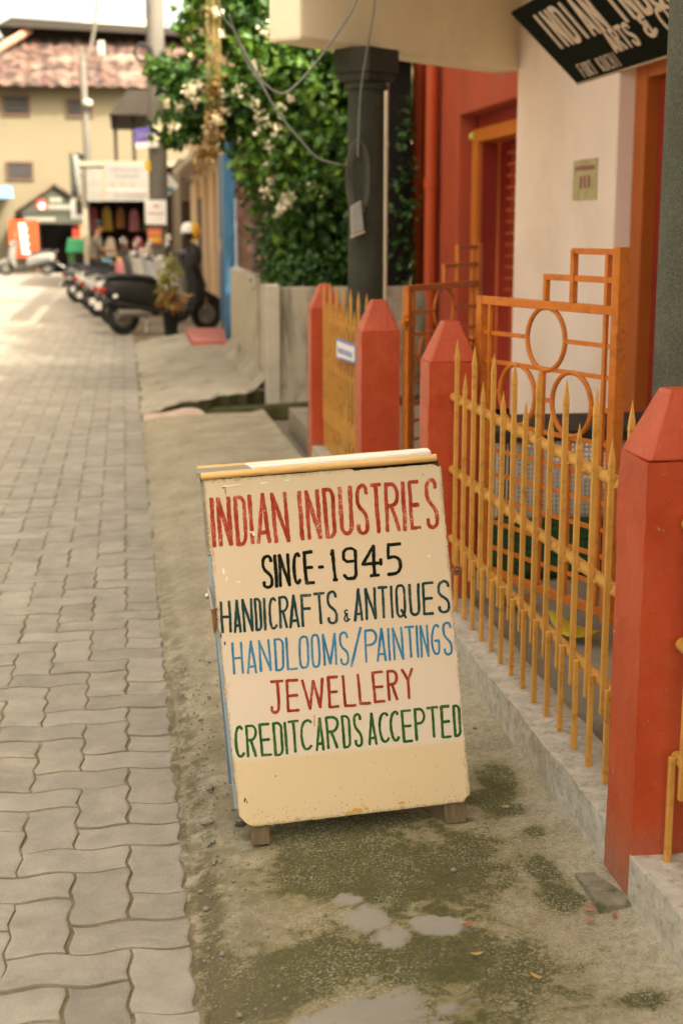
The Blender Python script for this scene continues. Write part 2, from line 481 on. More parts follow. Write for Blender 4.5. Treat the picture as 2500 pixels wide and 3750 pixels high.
# yard behind the fence
m_yard = mat('yard_concrete', (0.24,0.205,0.15), 0.9, 0.22, 2.5, 60, 0.3, stain=(0.10,0.085,0.05), sscale=1.5)
tag(MB().box(1.262, 2.62, -1.5, 11.2, -0.03, 0.165).build('yard_floor', m_yard), kind='structure')
# ------------------------------------------------------------------ fence, posts, gates
def post_mat():
    m, nt, b = base('red_post_paint'); g_ = nd(nt, 'ShaderNodeNewGeometry'); v = g_.outputs['Position']
    sep = nd(nt, 'ShaderNodeSeparateXYZ'); nt.links.new(v, sep.inputs[0])
    n1 = noise(nt, v, 4, 6, 0.65, 0.4); n2 = noise(nt, v, 60, 5, 0.7); n3 = noise(nt, v, 17, 7, 0.72, 0.3); n4 = noise(nt, v, 230, 3, 0.6)
    c = ramp(nt, n1, [(0.3, (0.35,0.040,0.008)), (0.5, (0.42,0.054,0.012)), (0.72, (0.46,0.078,0.024))])
    c = mixc(nt, math_(nt, 'MULTIPLY', smooth(nt, n3, 0.62, 0.72), 0.45), c, (0.50,0.17,0.085))
    c = mixc(nt, math_(nt, 'MULTIPLY', smooth(nt, math_(nt, 'ADD', math_(nt, 'MULTIPLY', n3, 0.6), math_(nt, 'MULTIPLY', n2, 0.5)), 0.655, 0.70), 0.7), c, (0.47,0.26,0.16))
    zz = math_(nt, 'ADD', sep.outputs['Z'], math_(nt, 'MULTIPLY', math_(nt, 'SUBTRACT', n3, 0.5), 0.35))
    low = math_(nt, 'MULTIPLY', smooth(nt, zz, 0.32, 0.06), smooth(nt, math_(nt, 'ADD', n2, math_(nt, 'MULTIPLY', n4, 0.3)), 0.52, 0.74))
    c = mixc(nt, math_(nt, 'MULTIPLY', low, 0.85), c, (0.20,0.165,0.105))
    nt.links.new(c, b.inputs['Base Color']); b.inputs['Roughness'].default_value = 0.42; b.inputs['Specular IOR Level'].default_value = 0.45
    bump(nt, b, math_(nt, 'ADD', math_(nt, 'MULTIPLY', n2, 0.5), math_(nt, 'MULTIPLY', n3, 1.6)), 0.45, 0.006); return m
m_red = post_mat()
m_yel = mat('yellow_fence_paint', (0.55,0.275,0.055), 0.42, 0.10, 14, 160, 0.3, stain=(0.22,0.085,0.02), sscale=26, samt=0.5)
m_org = mat('orange_gate_paint', (0.52,0.148,0.016), 0.42, 0.12, 14, 160, 0.25, stain=(0.20,0.05,0.012), sscale=20, samt=0.5)
m_plinth = mat('plinth_concrete', (0.42,0.375,0.30), 0.95, 0.22, 22, 75, 1.0, stain=(0.17,0.145,0.095), sscale=38, samt=0.6, sdist=0.0)

def rough_box(x0, x1, y0, y1, z0, z1, step, amp, seed):
    mb = MB(); g = {}
    nx = max(1, round((x1-x0)/step)); ny = max(1, round((y1-y0)/step)); nz = max(1, round((z1-z0)/step))
    P = []
    def vid(i, j, k):
        key = (i, j, k)
        if key not in g:
            g[key] = len(P); P.append((x0+(x1-x0)*i/nx, y0+(y1-y0)*j/ny, z0+(z1-z0)*k/nz))
        return g[key]
    F = []
    for i in range(nx):
        for j in range(ny):
            F.append((vid(i,j,0),vid(i,j+1,0),vid(i+1,j+1,0),vid(i+1,j,0))); F.append((vid(i,j,nz),vid(i+1,j,nz),vid(i+1,j+1,nz),vid(i,j+1,nz)))
    for i in range(nx):
        for k in range(nz):
            F.append((vid(i,0,k),vid(i+1,0,k),vid(i+1,0,k+1),vid(i,0,k+1))); F.append((vid(i,ny,k),vid(i,ny,k+1),vid(i+1,ny,k+1),vid(i+1,ny,k)))
    for j in range(ny):
        for k in range(nz):
            F.append((vid(0,j,k),vid(0,j,k+1),vid(0,j+1,k+1),vid(0,j+1,k))); F.append((vid(nx,j,k),vid(nx,j+1,k),vid(nx,j+1,k+1),vid(nx,j,k+1)))
    Q = np.array(P)
    for ax in range(3):
        a, b = (Q[:, (ax+1) % 3], Q[:, (ax+2) % 3])
        Q[:, ax] += amp*fbm(a + Q[:, ax]*0.7, b - Q[:, ax]*0.5, seed+ax, 4, 2.5)
    mb.v = [tuple(p) for p in Q]; mb.f = F
    return mb
PL = [('low concrete plinth under the near yellow fence beside the signboard', 1.10, 1.262, 3.045, 5.125, 0.2, 0.02),
      ('low concrete plinth in the bottom right corner, nearer than the big red post', 1.10, 1.262, 0.4, 2.878, 0.19, 0.02),
      ('low pale plinth under the farther yellow fence with the small plate', 1.10, 1.262, 6.82, 8.505, 0.275, 0.03)]
for lab, x0, x1, y0, y1, z1, st in PL:
    o = rough_box(x0, x1, y0, y1, -0.02, z1, st, 0.0045, 5).build('plinth', m_plinth, smooth=True)
    tag(o, lab, 'plinth', 'plinths under the fence')

def gate_post(y, yb, label, z0=-0.02):
    mb = rough_box(1.098, 1.285, y, yb, z0, 1.10, 0.02, 0.0026, int(y*10))
    t = 0.062
    o = mb.build('gate_post', m_red, smooth=True)
    a = [(1.098,y),(1.285,y),(1.285,yb),(1.098,yb)]; cx, cy = 1.192, (y+yb)/2
    b = [(cx-t/2,cy-t/2),(cx+t/2,cy-t/2),(cx+t/2,cy+t/2),(cx-t/2,cy+t/2)]
    root = empty('gate_post', (cx, cy, 0), label, 'post', 'red posts of the fence')
    o.name = 'shaft'; o.parent = root
    for v_ in o.data.vertices: v_.co -= Vector((cx, cy, 0))
    MB().hexa([(p[0],p[1],1.099) for p in a] + [(p[0],p[1],1.248) for p in b]).build('pointed_cap', m_red, root, bevel=0.007, seg=3)
    return root
gate_post(2.875, 3.05, 'big red concrete post at the right edge, nearest of the posts')
gate_post(5.12, 5.28, 'red concrete post right behind the top right corner of the signboard')
gate_post(6.65, 6.828, 'red concrete post in front of the dark column, left of the gate gap')
gate_post(8.50, 8.672, 'farthest red concrete post, at the left end of the yellow fence')

def fence(y_first, n, dy, y0, y1, label, dz=0.0, short_first=False, npick=True, detail=True, poff=-0.036):
    root = empty('iron_fence', (1.19, (y0+y1)/2, 0.2+dz), label, 'fence', 'yellow iron fence panels')
    for z, r in ((0.972, 0.0165), (0.70, 0.0165), (0.437, 0.0155)):
        mb = MB().tube([(1.193, y0, z+dz), (1.193, y1, z+dz)], r, 10)
        if detail:
            for k in range(n):
                for s_ in (-1, 1):
                    mb.ball((1.182+random.uniform(-.003,.003), y_first+dy*k+s_*0.0085, z+dz-0.007+random.uniform(-.004,.004)), random.uniform(0.005,0.0085), 7, 5)
        mb.build('rail', m_yel, root, smooth=True)
    for k in range(n):
        y = y_first + dy*k + random.uniform(-.002,.002); tall = (k % 2 == 0) != short_first
        top = (1.194 if tall else 1.085) + dz + random.uniform(-.003,.003); w = 0.0072; x = 1.170
        lean = random.uniform(-.003,.003)
        bot = 0.374+dz+random.uniform(-.006,.006)
        mb = MB()
        zs = [(bot, w), (top-0.075, w), (top-0.068, w*1.12), (top-0.045, w*0.85), (top, 0.0006)]
        for z, h in zs:
            l = lean*(z-bot)
            mb.v += [(x-h,y-h+l,z),(x+h,y-h+l,z),(x+h,y+h+l,z),(x-h,y+h+l,z)]
        for i in range(len(zs)-1):
            for q in range(4): mb.f.append((4*i+q, 4*i+(q+1)%4, 4*i+4+(q+1)%4, 4*i+4+q))
        mb.f += [(3,2,1,0), tuple(4*len(zs)-4+q for q in range(4))]
        mb.build('spiked_bar', m_yel, root, bevel=0.0015, seg=1)
        if npick:
            yp = y + poff + random.uniform(-.002,.002)
            MB().box(1.163,1.177, yp-.007, yp+.007, 0.19+dz, 0.452+dz+random.uniform(-.004,.004)).build('picket', m_yel, root, bevel=0.0015, seg=1)
    return root
fence(3.177, 15, 0.1287, 3.04, 5.135, 'near yellow iron fence with spiked bars, right of the signboard')
fence(6.93, 13, 0.127, 6.82, 8.51, 'farther yellow iron fence carrying the small white plate', dz=0.075, detail=False)
fence(2.775-0.129*14, 15, 0.129, 0.5, 2.868, 'yellow iron fence end cut off at the right edge, nearer than the big red post', dz=-0.01, short_first=True, poff=0.062)

# gate leaf: local x along the leaf from the hinge, z up
def gate(loc, rz, label):
    g = empty('garden_gate', (0,0,0), label, 'gate', 'orange iron gate leaves')
    H, Lx = 0.0105, 0.81
    fr = MB()
    fr.bar((0.016,0,0.295),(0.016,0,1.34),0.032,0.032,(0,1,0))
    fr.bar((0.03,0,1.325),(0.79,0,1.325),0.024,0.030)
    fr.bar((0.03,0,0.312),(0.79,0,0.312),0.024,0.030)
    fr.bar((0.808,0,0.28),(0.808,0,1.528),0.036,0.042,(0,1,0))
    fr.build('frame', m_org, g, local=True, bevel=0.002, seg=1)
    for cx, cz in ((0.417,1.208),(0.252,0.996),(0.572,0.996)):
        MB().ring((cx,0,cz),(1,0,0),(0,0,1),0.109,0.0085,44,8).build('ring', m_org, g, local=True, smooth=True)
    hb = [(0.03,0.309,1.208),(0.525,0.79,1.208),(0.03,0.79,1.1035),(0.03,0.144,0.996),(0.36,0.464,0.996),(0.68,0.79,0.996),(0.03,0.79,0.882),
          (0.03,0.79,0.775),(0.03,0.79,0.685),(0.03,0.79,0.592),(0.03,0.79,0.502),(0.03,0.79,0.404)]
    for x0, x1, z in hb:
        MB().bar((x0,0.002,z),(x1,0.002,z),0.011,0.0145).build('cross_bar', m_org, g, local=True)
    for x, z0, z1 in ((0.075,0.33,1.31),(0.245,0.33,0.873),(0.412,0.33,1.095),(0.572,0.33,0.873),(0.745,0.33,1.31)):
        MB().bar((x,-0.003,z0),(x,-0.003,z1),0.015,0.012,(0,1,0)).build('upright', m_org, g, local=True)
    st = MB()
    st.bar((0.412,0,1.34),(0.412,0,1.431),0.016,0.020,(0,1,0)); st.bar((0.402,0.001,1.422),(0.79,0.001,1.422),0.018,0.020)
    st.bar((0.565,-0.001,1.34),(0.565,-0.001,1.518),0.019,0.021,(0,1,0)); st.bar((0.554,0.002,1.512),(0.79,0.002,1.512),0.018,0.020)
    st.bar((0.745,0,1.34),(0.745,0,1.505),0.016,0.020,(0,1,0))
    st.build('stepped_top', m_org, g, local=True, bevel=0.001, seg=1)
    for z in (1.17, 0.47):
        MB().tube([(-0.012,0,z-0.03),(-0.012,0,z+0.03)],0.012,10).bar((-0.03,0.004,z),(0.03,0.004,z),0.03,0.012).ball((-0.02,-0.02,z+0.01),0.012,10,6).build('hinge', m_org, g, local=True, smooth=True)
    lt = MB().ring((0.72,0.012,0.865),(1,0,0),(0,0,1),0.018,0.006,18,6).ring((0.775,0.012,0.858),(1,0,0),(0,0,1),0.018,0.006,18,6).bar((0.68,0.012,0.872),(0.80,0.012,0.872),0.012,0.012)
    lt.build('latch', m_org, g, local=True, smooth=True)
    g.location = loc; g.rotation_euler = (0,0,rz)
    return g
g1 = gate((1.302,5.19,0), R(-70.4), 'orange iron gate leaf with three rings standing open behind the near yellow fence')
g2 = copy_tree(g1); g2.location = (1.312,6.665,-0.025); g2.rotation_euler = (0,0,R(51.5))
g2['label'] = 'farther orange gate leaf, blurred, in front of the red drain pipes'

# small plate tied to the far fence
m_white = mat('white_paint', (0.72,0.70,0.66), 0.5, 0.06, 8, 80, 0.05)
m_blue = mat('blue_enamel', (0.12,0.16,0.42), 0.4, 0.1, 8, 80, 0.05)
pl = empty('house_plate', (1.15, 7.46, 0.94), 'small white plate with a blue rim tied to the farther yellow fence', 'plate')
MB().hexa([(1.148,7.13,0.90),(1.152,7.13,0.90),(1.152,7.8,0.87),(1.148,7.8,0.87),(1.148,7.13,1.0),(1.152,7.13,1.0),(1.152,7.8,0.985),(1.148,7.8,0.985)]).build('rim', m_blue, pl)
MB().hexa([(1.144,7.16,0.912),(1.147,7.16,0.912),(1.147,7.77,0.885),(1.144,7.77,0.885),(1.144,7.16,0.985),(1.147,7.16,0.985),(1.147,7.77,0.97),(1.144,7.77,0.97)]).build('face', m_white, pl)
mk = MB()
for i in range(9):
    y = 7.22 + i*0.058; mk.box(1.1425,1.1435,y,y+0.035,0.925-(y-7.16)*0.03,0.955-(y-7.16)*0.03)
mk.build('lettering', m_blue, pl)
# ------------------------------------------------------------------ signboard with hand-painted lettering
def arc(cx, cy, rx, ry, a0, a1, n=10):
    return [(cx+rx*math.cos(R(a0+(a1-a0)*i/n)), cy+ry*math.sin(R(a0+(a1-a0)*i/n))) for i in range(n+1)]
def cm2(p, k=5): return [(q.x, q.y) for q in catmull([(a, b, 0) for a, b in p], k)]
SC = cm2([(1,.84),(.95,.93),(.72,1),(.38,.99),(.08,.92),(0,.78),(.06,.64),(.3,.53),(.62,.45),(.92,.34),(1,.2),(.92,.06),(.62,0),(.28,.01),(.06,.07),(.02,.17)])
CC = cm2([(1,.93),(.86,.99),(.6,1),(.3,.93),(.08,.75),(0,.5),(.06,.25),(.24,.06),(.5,0),(.78,.02),(1,.1)])
DC = [(0,1),(.45,1)] + arc(.45,.82,.55,.18,80,0,6) + [(1,.5)] + arc(.45,.18,.55,.18,0,-80,6) + [(.45,0),(0,0)]
PC = [(0,1),(.5,1)] + arc(.5,.77,.5,.23,80,-80,9) + [(.5,.54),(0,.52)]
G = {
 'I': [[(.5,1),(.5,0)]], 'N': [[(0,1),(0,0)],[(0,1),(1,0)],[(1,1),(1,0)]], 'D': [[(0,1),(0,0)],DC],
 'A': [[(.5,1),(0,0)],[(.5,1),(1,0)],[(.19,.2),(.81,.2)]], 'U': [[(0,1),(0,.2)]+arc(.5,.16,.5,.16,190,350,8)+[(1,.2),(1,1)]],
 'S': [SC], 'T': [[(0,1),(1,1)],[(.5,1),(.5,0)]], 'R': [[(0,1),(0,0)],PC,[(.42,.52),(1,0)]], 'E': [[(0,1),(0,0)],[(0,1),(1,1)],[(0,.5),(.92,.5)],[(0,0),(1,0)]],
 'C': [CC], '-': [[(0,.5),(1,.5)]], '1': [[(0,.86),(.5,1)],[(.5,1),(.5,0)],[(0,0),(1,0)]],
 '9': [[(1,.62),(.95,.94),(.7,1),(.25,.99),(0,.9),(0,.66),(.25,.57),(1,.57)],[(1,.9),(1,.1),(.85,0),(.25,0),(0,.12)]],
 '4': [[(.62,1),(0,.41)],[(0,.41),(1,.41)],[(1,.52),(1,.36)],[(.62,1),(.62,0)],[(.42,0),(.85,0)]],
 '5': [[(0,1),(1,1)],[(0,1),(0,.55)],cm2([(0,.55),(.45,.58),(.85,.5),(1,.33),(.95,.15),(.7,.03),(.3,0),(0,0)])],
 'H': [[(0,1),(0,0)],[(1,1),(1,0)],[(0,.5),(1,.5)]], 'F': [[(0,1),(0,0)],[(0,1),(1,1)],[(0,.56),(.85,.56)]],
 '&': [cm2([(.75,1),(.35,1),(.15,.84),(.3,.68),(.62,.62),(.3,.55),(.02,.3),(.12,.08),(.45,.03),(1,.2)]),[(.62,.72),(.6,0)]],
 'Q': [cm2([(.5,1),(.15,.96),(0,.8),(0,.5),(.02,.15),(.25,0),(.6,0),(.95,.12),(1,.5),(.97,.88),(.75,.99),(.5,1)]),[(.55,.2),(1.08,-.06)]],
 'L': [[(0,1),(0,0)],[(0,0),(1,0)]], 'O': [cm2([(.5,1),(.1,.93),(0,.7),(0,.25),(.15,.03),(.5,0),(.85,.04),(1,.28),(1,.72),(.88,.95),(.5,1)])],
 'M': [[(0,1),(0,0)],[(0,1),(.48,.03)],[(1,1),(.48,.03)],[(1,1),(1,0)]], '/': [[(1,1),(0,0)]], 'P': [[(0,1),(0,0)],PC],
 'G': [cm2([(1,.93),(.7,1),(.3,.9),(.04,.65),(.02,.35),(.25,.08),(.6,0),(.88,.06),(.95,.25),(.95,.46)]),[(.95,.46),(.45,.46)]],
 'J': [[(0,1),(1,1)],cm2([(.55,1),(.62,.5),(.64,.15),(.5,.02),(.2,0),(.02,.08),(0,.18)])],
 'W': [[(0,1),(.33,0)],[(.33,0),(.53,.95)],[(.53,.95),(.83,.03)],[(.83,.03),(.98,1)]], 'Y': [[(0,1),(.52,.62)],[(1,1),(.52,.62)],[(.52,.62),(.54,0)]],
 'K': [[(0,1),(0,0)],[(1,1),(.05,.45)],[(.3,.6),(1,0)]], 'B': [[(0,1),(0,0)],[(0,1),(.6,1)]+arc(.6,.76,.35,.24,80,-80,6)+[(.0,.52)],[(.0,.52),(.6,.5)]+arc(.6,.25,.4,.25,80,-80,6)+[(0,0)]],
}
def ribbon(mb, pts, w, place, off, jit=0.10, step=0.004):
    # pts: 2-D polyline; place(u, v, off) -> 3-D point
    P = [Vector((a, b)) for a, b in pts]; D = []
    for i in range(len(P)-1):
        n = max(1, int((P[i+1]-P[i]).length/step))
        D += [P[i].lerp(P[i+1], k/n) for k in range(n)]
    D.append(P[-1])
    if len(D) < 2: return
    d0 = (D[1]-D[0]).normalized(); d1 = (D[-1]-D[-2]).normalized()
    D = [D[0]-d0*w*0.38, D[0]-d0*w*0.22] + D + [D[-1]+d1*w*0.2, D[-1]+d1*w*0.38]
    n = len(D); ph = random.uniform(0, 9); ph2 = random.uniform(0, 9); o = len(mb.v)
    T = [(D[min(i+1, n-1)]-D[max(i-1, 0)]).normalized() for i in range(n)]
    for i in range(n):
        t = T[i]; nr = Vector((-t.y, t.x)); s = i*step
        wl = w/2*(1 + jit*math.sin(s*90+ph) + jit*0.6*math.sin(s*310+ph2) + random.uniform(-.05,.05))
        wr = w/2*(1 + jit*math.sin(s*80+ph2) + jit*0.6*math.sin(s*270+ph) + random.uniform(-.05,.05))
        if i in (0, n-1): wl *= 0.5; wr *= 0.5
        elif i in (1, n-2): wl *= 0.88; wr *= 0.88
        a = D[i]+nr*wl; b = D[i]-nr*wr
        mb.v += [place(a.x, a.y, off), place(b.x, b.y, off)]
    for i in range(n-1):
        mb.f.append((o+2*i, o+2*i+1, o+2*i+3, o+2*i+2))
LINES = [
    [('I',119,8472,209,8472,72,7203,163,7203),('N',276,8466,633,8466,225,7212,587,7211),('D',700,8460,1021,8460,663,7187,954,7186),('I',1059,8475,1159,8475,1033,7199,1119,7199),('A',1259,8486,1628,8486,1168,7192,1540,7190),('N',1624,8473,2046,8474,1614,7170,2026,7169),('I',2315,8461,2407,8462,2284,7184,2372,7184),('N',2487,8463,2866,8464,2456,7180,2832,7179),('D',2930,8479,3252,8479,2924,7178,3202,7177),('U',3340,8484,3703,8484,3298,7221,3646,7220),('S',3780,8493,4117,8494,3709,7196,4051,7195),('T',4144,8486,4465,8487,4119,7195,4441,7194),('R',4516,8479,4897,8479,4456,7200,4871,7199),('I',4955,8482,5054,8482,4912,7188,5018,7188),('E',5131,8481,5436,8482,5090,7210,5396,7208),('S',5566,8492,5889,8492,5506,7189,5865,7188)],
    [('S',1243,6916,1532,6915,1202,6052,1493,6049),('I',1559,6914,1633,6914,1533,6052,1593,6052),('N',1665,6918,1963,6916,1615,6055,1930,6053),('C',2016,6907,2246,6906,1987,6090,2194,6088),('E',2288,6928,2567,6927,2277,6063,2543,6060),('-',2675,6512,2782,6511,2669,6448,2776,6447),('1',2982,6919,3126,6918,2964,6078,3152,6077),('9',3296,6931,3685,6929,3249,6084,3635,6081),('4',3774,6941,4332,6939,3740,6100,4279,6096),('5',4453,6934,4840,6932,4379,6094,4786,6091)],
    [('H',92,5862,375,5860,60,5030,333,5027),('A',422,5868,628,5867,370,5004,576,5001),('N',639,5870,924,5867,611,5002,875,4999),('D',949,5854,1146,5852,917,5005,1104,5003),('I',1185,5847,1247,5846,1138,4995,1196,4994),('C',1305,5835,1525,5833,1254,5005,1497,5002),('R',1570,5843,1846,5841,1530,5005,1736,5002),('A',1820,5860,2098,5857,1768,4988,2049,4985),('F',2123,5835,2422,5833,2090,4990,2383,4986),('T',2453,5849,2762,5846,2431,5019,2743,5015),('S',2792,5861,3066,5859,2745,4993,3031,4989),('&',3167,5355,3358,5353,3144,4998,3368,4996),('A',3492,5863,3747,5861,3424,5001,3678,4998),('N',3769,5853,4068,5850,3733,5009,4022,5006),('T',4102,5851,4383,5848,4067,5010,4350,5007),('I',4429,5854,4497,5853,4393,4990,4461,4989),('Q',4558,5860,4837,5857,4523,5000,4795,4996),('U',4904,5850,5210,5847,4882,4999,5150,4995),('E',5263,5854,5582,5852,5223,4993,5515,4989),('S',5660,5856,5986,5853,5618,5000,5950,4995)],
    [('H',281,4795,554,4791,244,3958,525,3953),('A',641,4799,909,4795,589,3933,858,3929),('N',952,4790,1250,4786,920,3955,1231,3949),('D',1349,4784,1607,4780,1312,3937,1549,3933),('L',1641,4788,1929,4784,1606,3929,1895,3924),('O',1974,4789,2247,4785,1923,3934,2185,3930),('O',2283,4803,2525,4800,2245,3923,2475,3919),('M',2575,4785,2939,4780,2549,3944,2902,3938),('S',3005,4787,3247,4784,2967,3912,3218,3908),('/',3322,4870,3614,4866,3218,3842,3511,3837),('P',3662,4780,4000,4775,3613,3915,3952,3909),('A',3981,4793,4248,4790,3911,3911,4178,3907),('I',4259,4770,4316,4770,4227,3897,4279,3896),('N',4373,4773,4656,4769,4355,3900,4638,3895),('T',4697,4768,4974,4764,4680,3930,4958,3925),('I',4997,4772,5054,4772,4968,3912,5021,3911),('N',5099,4762,5327,4759,5059,3903,5305,3899),('G',5383,4750,5623,4747,5343,3931,5601,3927),('S',5690,4779,5935,4776,5672,3897,5913,3893)],
    [('J',1147,3722,1502,3716,1082,2856,1426,2848),('E',1540,3704,1878,3698,1497,2852,1831,2844),('W',1931,3674,2529,3663,1883,2855,2482,2842),('E',2598,3684,2894,3678,2565,2845,2853,2839),('L',2972,3679,3298,3673,2964,2825,3295,2817),('L',3358,3673,3669,3667,3359,2844,3676,2837),('E',3743,3689,4060,3684,3738,2849,4055,2842),('R',4129,3679,4440,3673,4114,2865,4382,2859),('Y',4514,3685,4846,3679,4490,2859,4820,2852)],
    [('C',117,2652,353,2647,80,1822,344,1815),('R',404,2655,717,2648,376,1800,626,1793),('E',740,2652,1034,2645,729,1787,1029,1779),('D',1090,2647,1356,2641,1071,1755,1315,1749),('I',1382,2634,1444,2632,1373,1766,1424,1765),('T',1479,2650,1784,2643,1465,1790,1766,1782),('C',1788,2635,2118,2627,1759,1825,2049,1818),('A',2192,2652,2438,2646,2123,1766,2369,1759),('R',2445,2647,2820,2638,2439,1783,2704,1776),('D',2849,2637,3096,2631,2843,1760,3057,1755),('S',3158,2654,3386,2648,3140,1757,3368,1751),('A',3527,2636,3772,2631,3492,1763,3737,1756),('C',3801,2602,4089,2596,3786,1799,4070,1791),('C',4094,2605,4358,2599,4082,1798,4333,1791),('E',4405,2610,4694,2604,4397,1740,4671,1732),('P',4746,2615,5050,2608,4723,1749,5028,1741),('T',5074,2620,5406,2613,5061,1781,5392,1772),('E',5445,2613,5705,2607,5408,1742,5695,1735),('D',5766,2597,5980,2592,5742,1742,5950,1736)],
    [('I',2169,2734,2213,2733,2137,2415,2182,2414)],
]
SB = Vector((0.24717,3.37359,0.09524)); EU = Vector((0.998469,0.012586,0.053857)); NN = Vector((0.006376,-0.993466,0.113950))
EX = EU; EY = -NN; EZ = EX.cross(EY)
BW, BH, SHEAR = 0.6033, 0.8903, -0.0246
board = empty('signboard', SB, 'cream wooden A-frame signboard with hand-painted coloured lettering standing on the verge', 'signboard')
board.rotation_euler = Matrix((EX, EY, EZ)).transposed().to_euler()
def bp(u, v, n=0.0): return (u + SHEAR*v, -n, v)
def paint_mat(name, c1, c2, worn, k=1.0, cream=(0.66,0.52,0.36)):
    m, nt, b = base(name)
    v = coord(nt, 'Object', (1, 1, 0.13))
    st = noise(nt, v, 260, 4, 0.7); lg = noise(nt, coord(nt, 'Object', (1,1,0.55)), 26, 5, 0.6); fl = noise(nt, coord(nt, 'Object'), 180, 5, 0.75)
    f = math_(nt, 'ADD', math_(nt, 'MULTIPLY', st, 0.5), math_(nt, 'MULTIPLY', lg, 0.7))
    c = ramp(nt, f, [(0.42, c1), (0.72, c2)])
    chip = math_(nt, 'MULTIPLY', smooth(nt, math_(nt, 'ADD', math_(nt, 'MULTIPLY', fl, 0.6), math_(nt, 'MULTIPLY', lg, 0.45)), 0.565, 0.66), worn)
    c = mixc(nt, chip, c, cream)
    nt.links.new(c, b.inputs['Base Color']); b.inputs['Roughness'].default_value = 0.65; b.inputs['Specular IOR Level'].default_value = 0.08
    bump(nt, b, st, 0.15, 0.001)
    return m
PAINT = [paint_mat('red_brush_paint', (0.18,0.008,0.004), (0.42,0.075,0.042), 0.75), paint_mat('black_brush_paint', (0.004,0.006,0.002), (0.012,0.014,0.006), 0.12),
         paint_mat('teal_brush_paint', (0.006,0.028,0.026), (0.022,0.062,0.058), 0.25), paint_mat('blue_brush_paint', (0.014,0.125,0.25), (0.055,0.235,0.38), 0.35),
         paint_mat('rust_red_brush_paint', (0.21,0.022,0.008), (0.35,0.055,0.025), 0.5), paint_mat('green_brush_paint', (0.010,0.062,0.010), (0.035,0.13,0.028), 0.2),
         paint_mat('orange_brush_paint', (0.55,0.27,0.09), (0.62,0.36,0.16), 0.4)]
def panel_material():
    m, nt, b = base('sign_panel_paint')
    v = coord(nt, 'Object'); sep = nd(nt, 'ShaderNodeSeparateXYZ'); nt.links.new(v, sep.inputs[0])
    n1 = noise(nt, v, 5, 5, 0.6); n2 = noise(nt, v, 160, 4, 0.7); n3 = noise(nt, coord(nt, 'Object', (1,1,0.25)), 70, 5, 0.75); n4 = noise(nt, v, 520, 2, 0.6)
    z = math_(nt, 'ADD', sep.outputs['Z'], math_(nt, 'MULTIPLY', math_(nt, 'SUBTRACT', n1, 0.5), 0.10))
    z2 = math_(nt, 'ADD', math_(nt, 'ADD', sep.outputs['Z'], math_(nt, 'MULTIPLY', sep.outputs['X'], 0.022)), math_(nt, 'MULTIPLY', math_(nt, 'SUBTRACT', n3, 0.5), 0.012))
    c = ramp(nt, z, [(0.18, (0.66,0.56,0.44)), (0.36, (0.66,0.545,0.415)), (0.52, (0.63,0.50,0.345)), (0.74, (0.60,0.475,0.32)), (0.88, (0.54,0.44,0.29))])
    low = mixc(nt, n1, (0.63,0.485,0.285), (0.67,0.525,0.32))
    c = mixc(nt, smooth(nt, z2, 0.185, 0.166), c, low)
    # grime specks growing towards the bottom edge (old splashes), weathered edges
    gr = math_(nt, 'ADD', math_(nt, 'MULTIPLY', n2, 0.75), math_(nt, 'MULTIPLY', n3, 0.35))
    fall = nd(nt, 'ShaderNodeMapRange'); fall.inputs[1].default_value = 0.0; fall.inputs[2].default_value = 0.12; fall.inputs[3].default_value = 0.10; fall.inputs[4].default_value = -0.08
    nt.links.new(sep.outputs['Z'], fall.inputs[0])
    c = mixc(nt, math_(nt, 'MULTIPLY', smooth(nt, math_(nt, 'ADD', gr, fall.outputs[0]), 0.68, 0.80), 0.75), c, (0.20,0.13,0.055))
    xe = math_(nt, 'MINIMUM', math_(nt, 'ADD', sep.outputs['X'], math_(nt, 'MULTIPLY', sep.outputs['Z'], 0.0246)), math_(nt, 'SUBTRACT', 0.6033, math_(nt, 'ADD', sep.outputs['X'], math_(nt, 'MULTIPLY', sep.outputs['Z'], 0.0246))))
    ze = math_(nt, 'MINIMUM', sep.outputs['Z'], math_(nt, 'SUBTRACT', 0.8903, sep.outputs['Z']))
    e = math_(nt, 'MINIMUM', xe, ze)
    ed = smooth(nt, math_(nt, 'ADD', e, math_(nt, 'MULTIPLY', math_(nt, 'SUBTRACT', n3, 0.46), 0.05)), 0.012, 0.0)
    c = mixc(nt, math_(nt, 'MULTIPLY', ed, 0.7), c, (0.30,0.235,0.13))
    ed2 = smooth(nt, math_(nt, 'ADD', e, math_(nt, 'MULTIPLY', math_(nt, 'SUBTRACT', n2, 0.42), 0.03)), 0.004, 0.0)
    c = mixc(nt, math_(nt, 'MULTIPLY', ed2, 0.8), c, (0.12,0.09,0.055))
    c = mixc(nt, 1.0, c, ramp(nt, n4, [(0.25,(0.93,0.93,0.92)),(0.75,(1.06,1.06,1.06))]), 'MULTIPLY')
    nt.links.new(c, b.inputs['Base Color']); b.inputs['Roughness'].default_value = 0.55; b.inputs['Specular IOR Level'].default_value = 0.2
    bump(nt, b, math_(nt, 'ADD', n2, math_(nt, 'MULTIPLY', n1, 2.0)), 0.22, 0.002)
    return m
m_panel = panel_material()
m_wood = mat('weathered_wood', (0.15,0.11,0.06), 0.85, 0.35, 9, 80, 0.5, stretch=(6,6,1), stain=(0.07,0.05,0.03), sscale=9)
m_railwood = mat('varnished_rail', (0.62,0.385,0.14), 0.5, 0.14, 7, 90, 0.2, stretch=(0.5,5,5), stain=(0.30,0.17,0.06), sscale=9, samt=0.5)
m_railwhite = mat('white_strip', (0.72,0.68,0.58), 0.6, 0.08, 7, 90, 0.2, stretch=(0.5,5,5), stain=(0.30,0.22,0.13), sscale=12, samt=0.4)
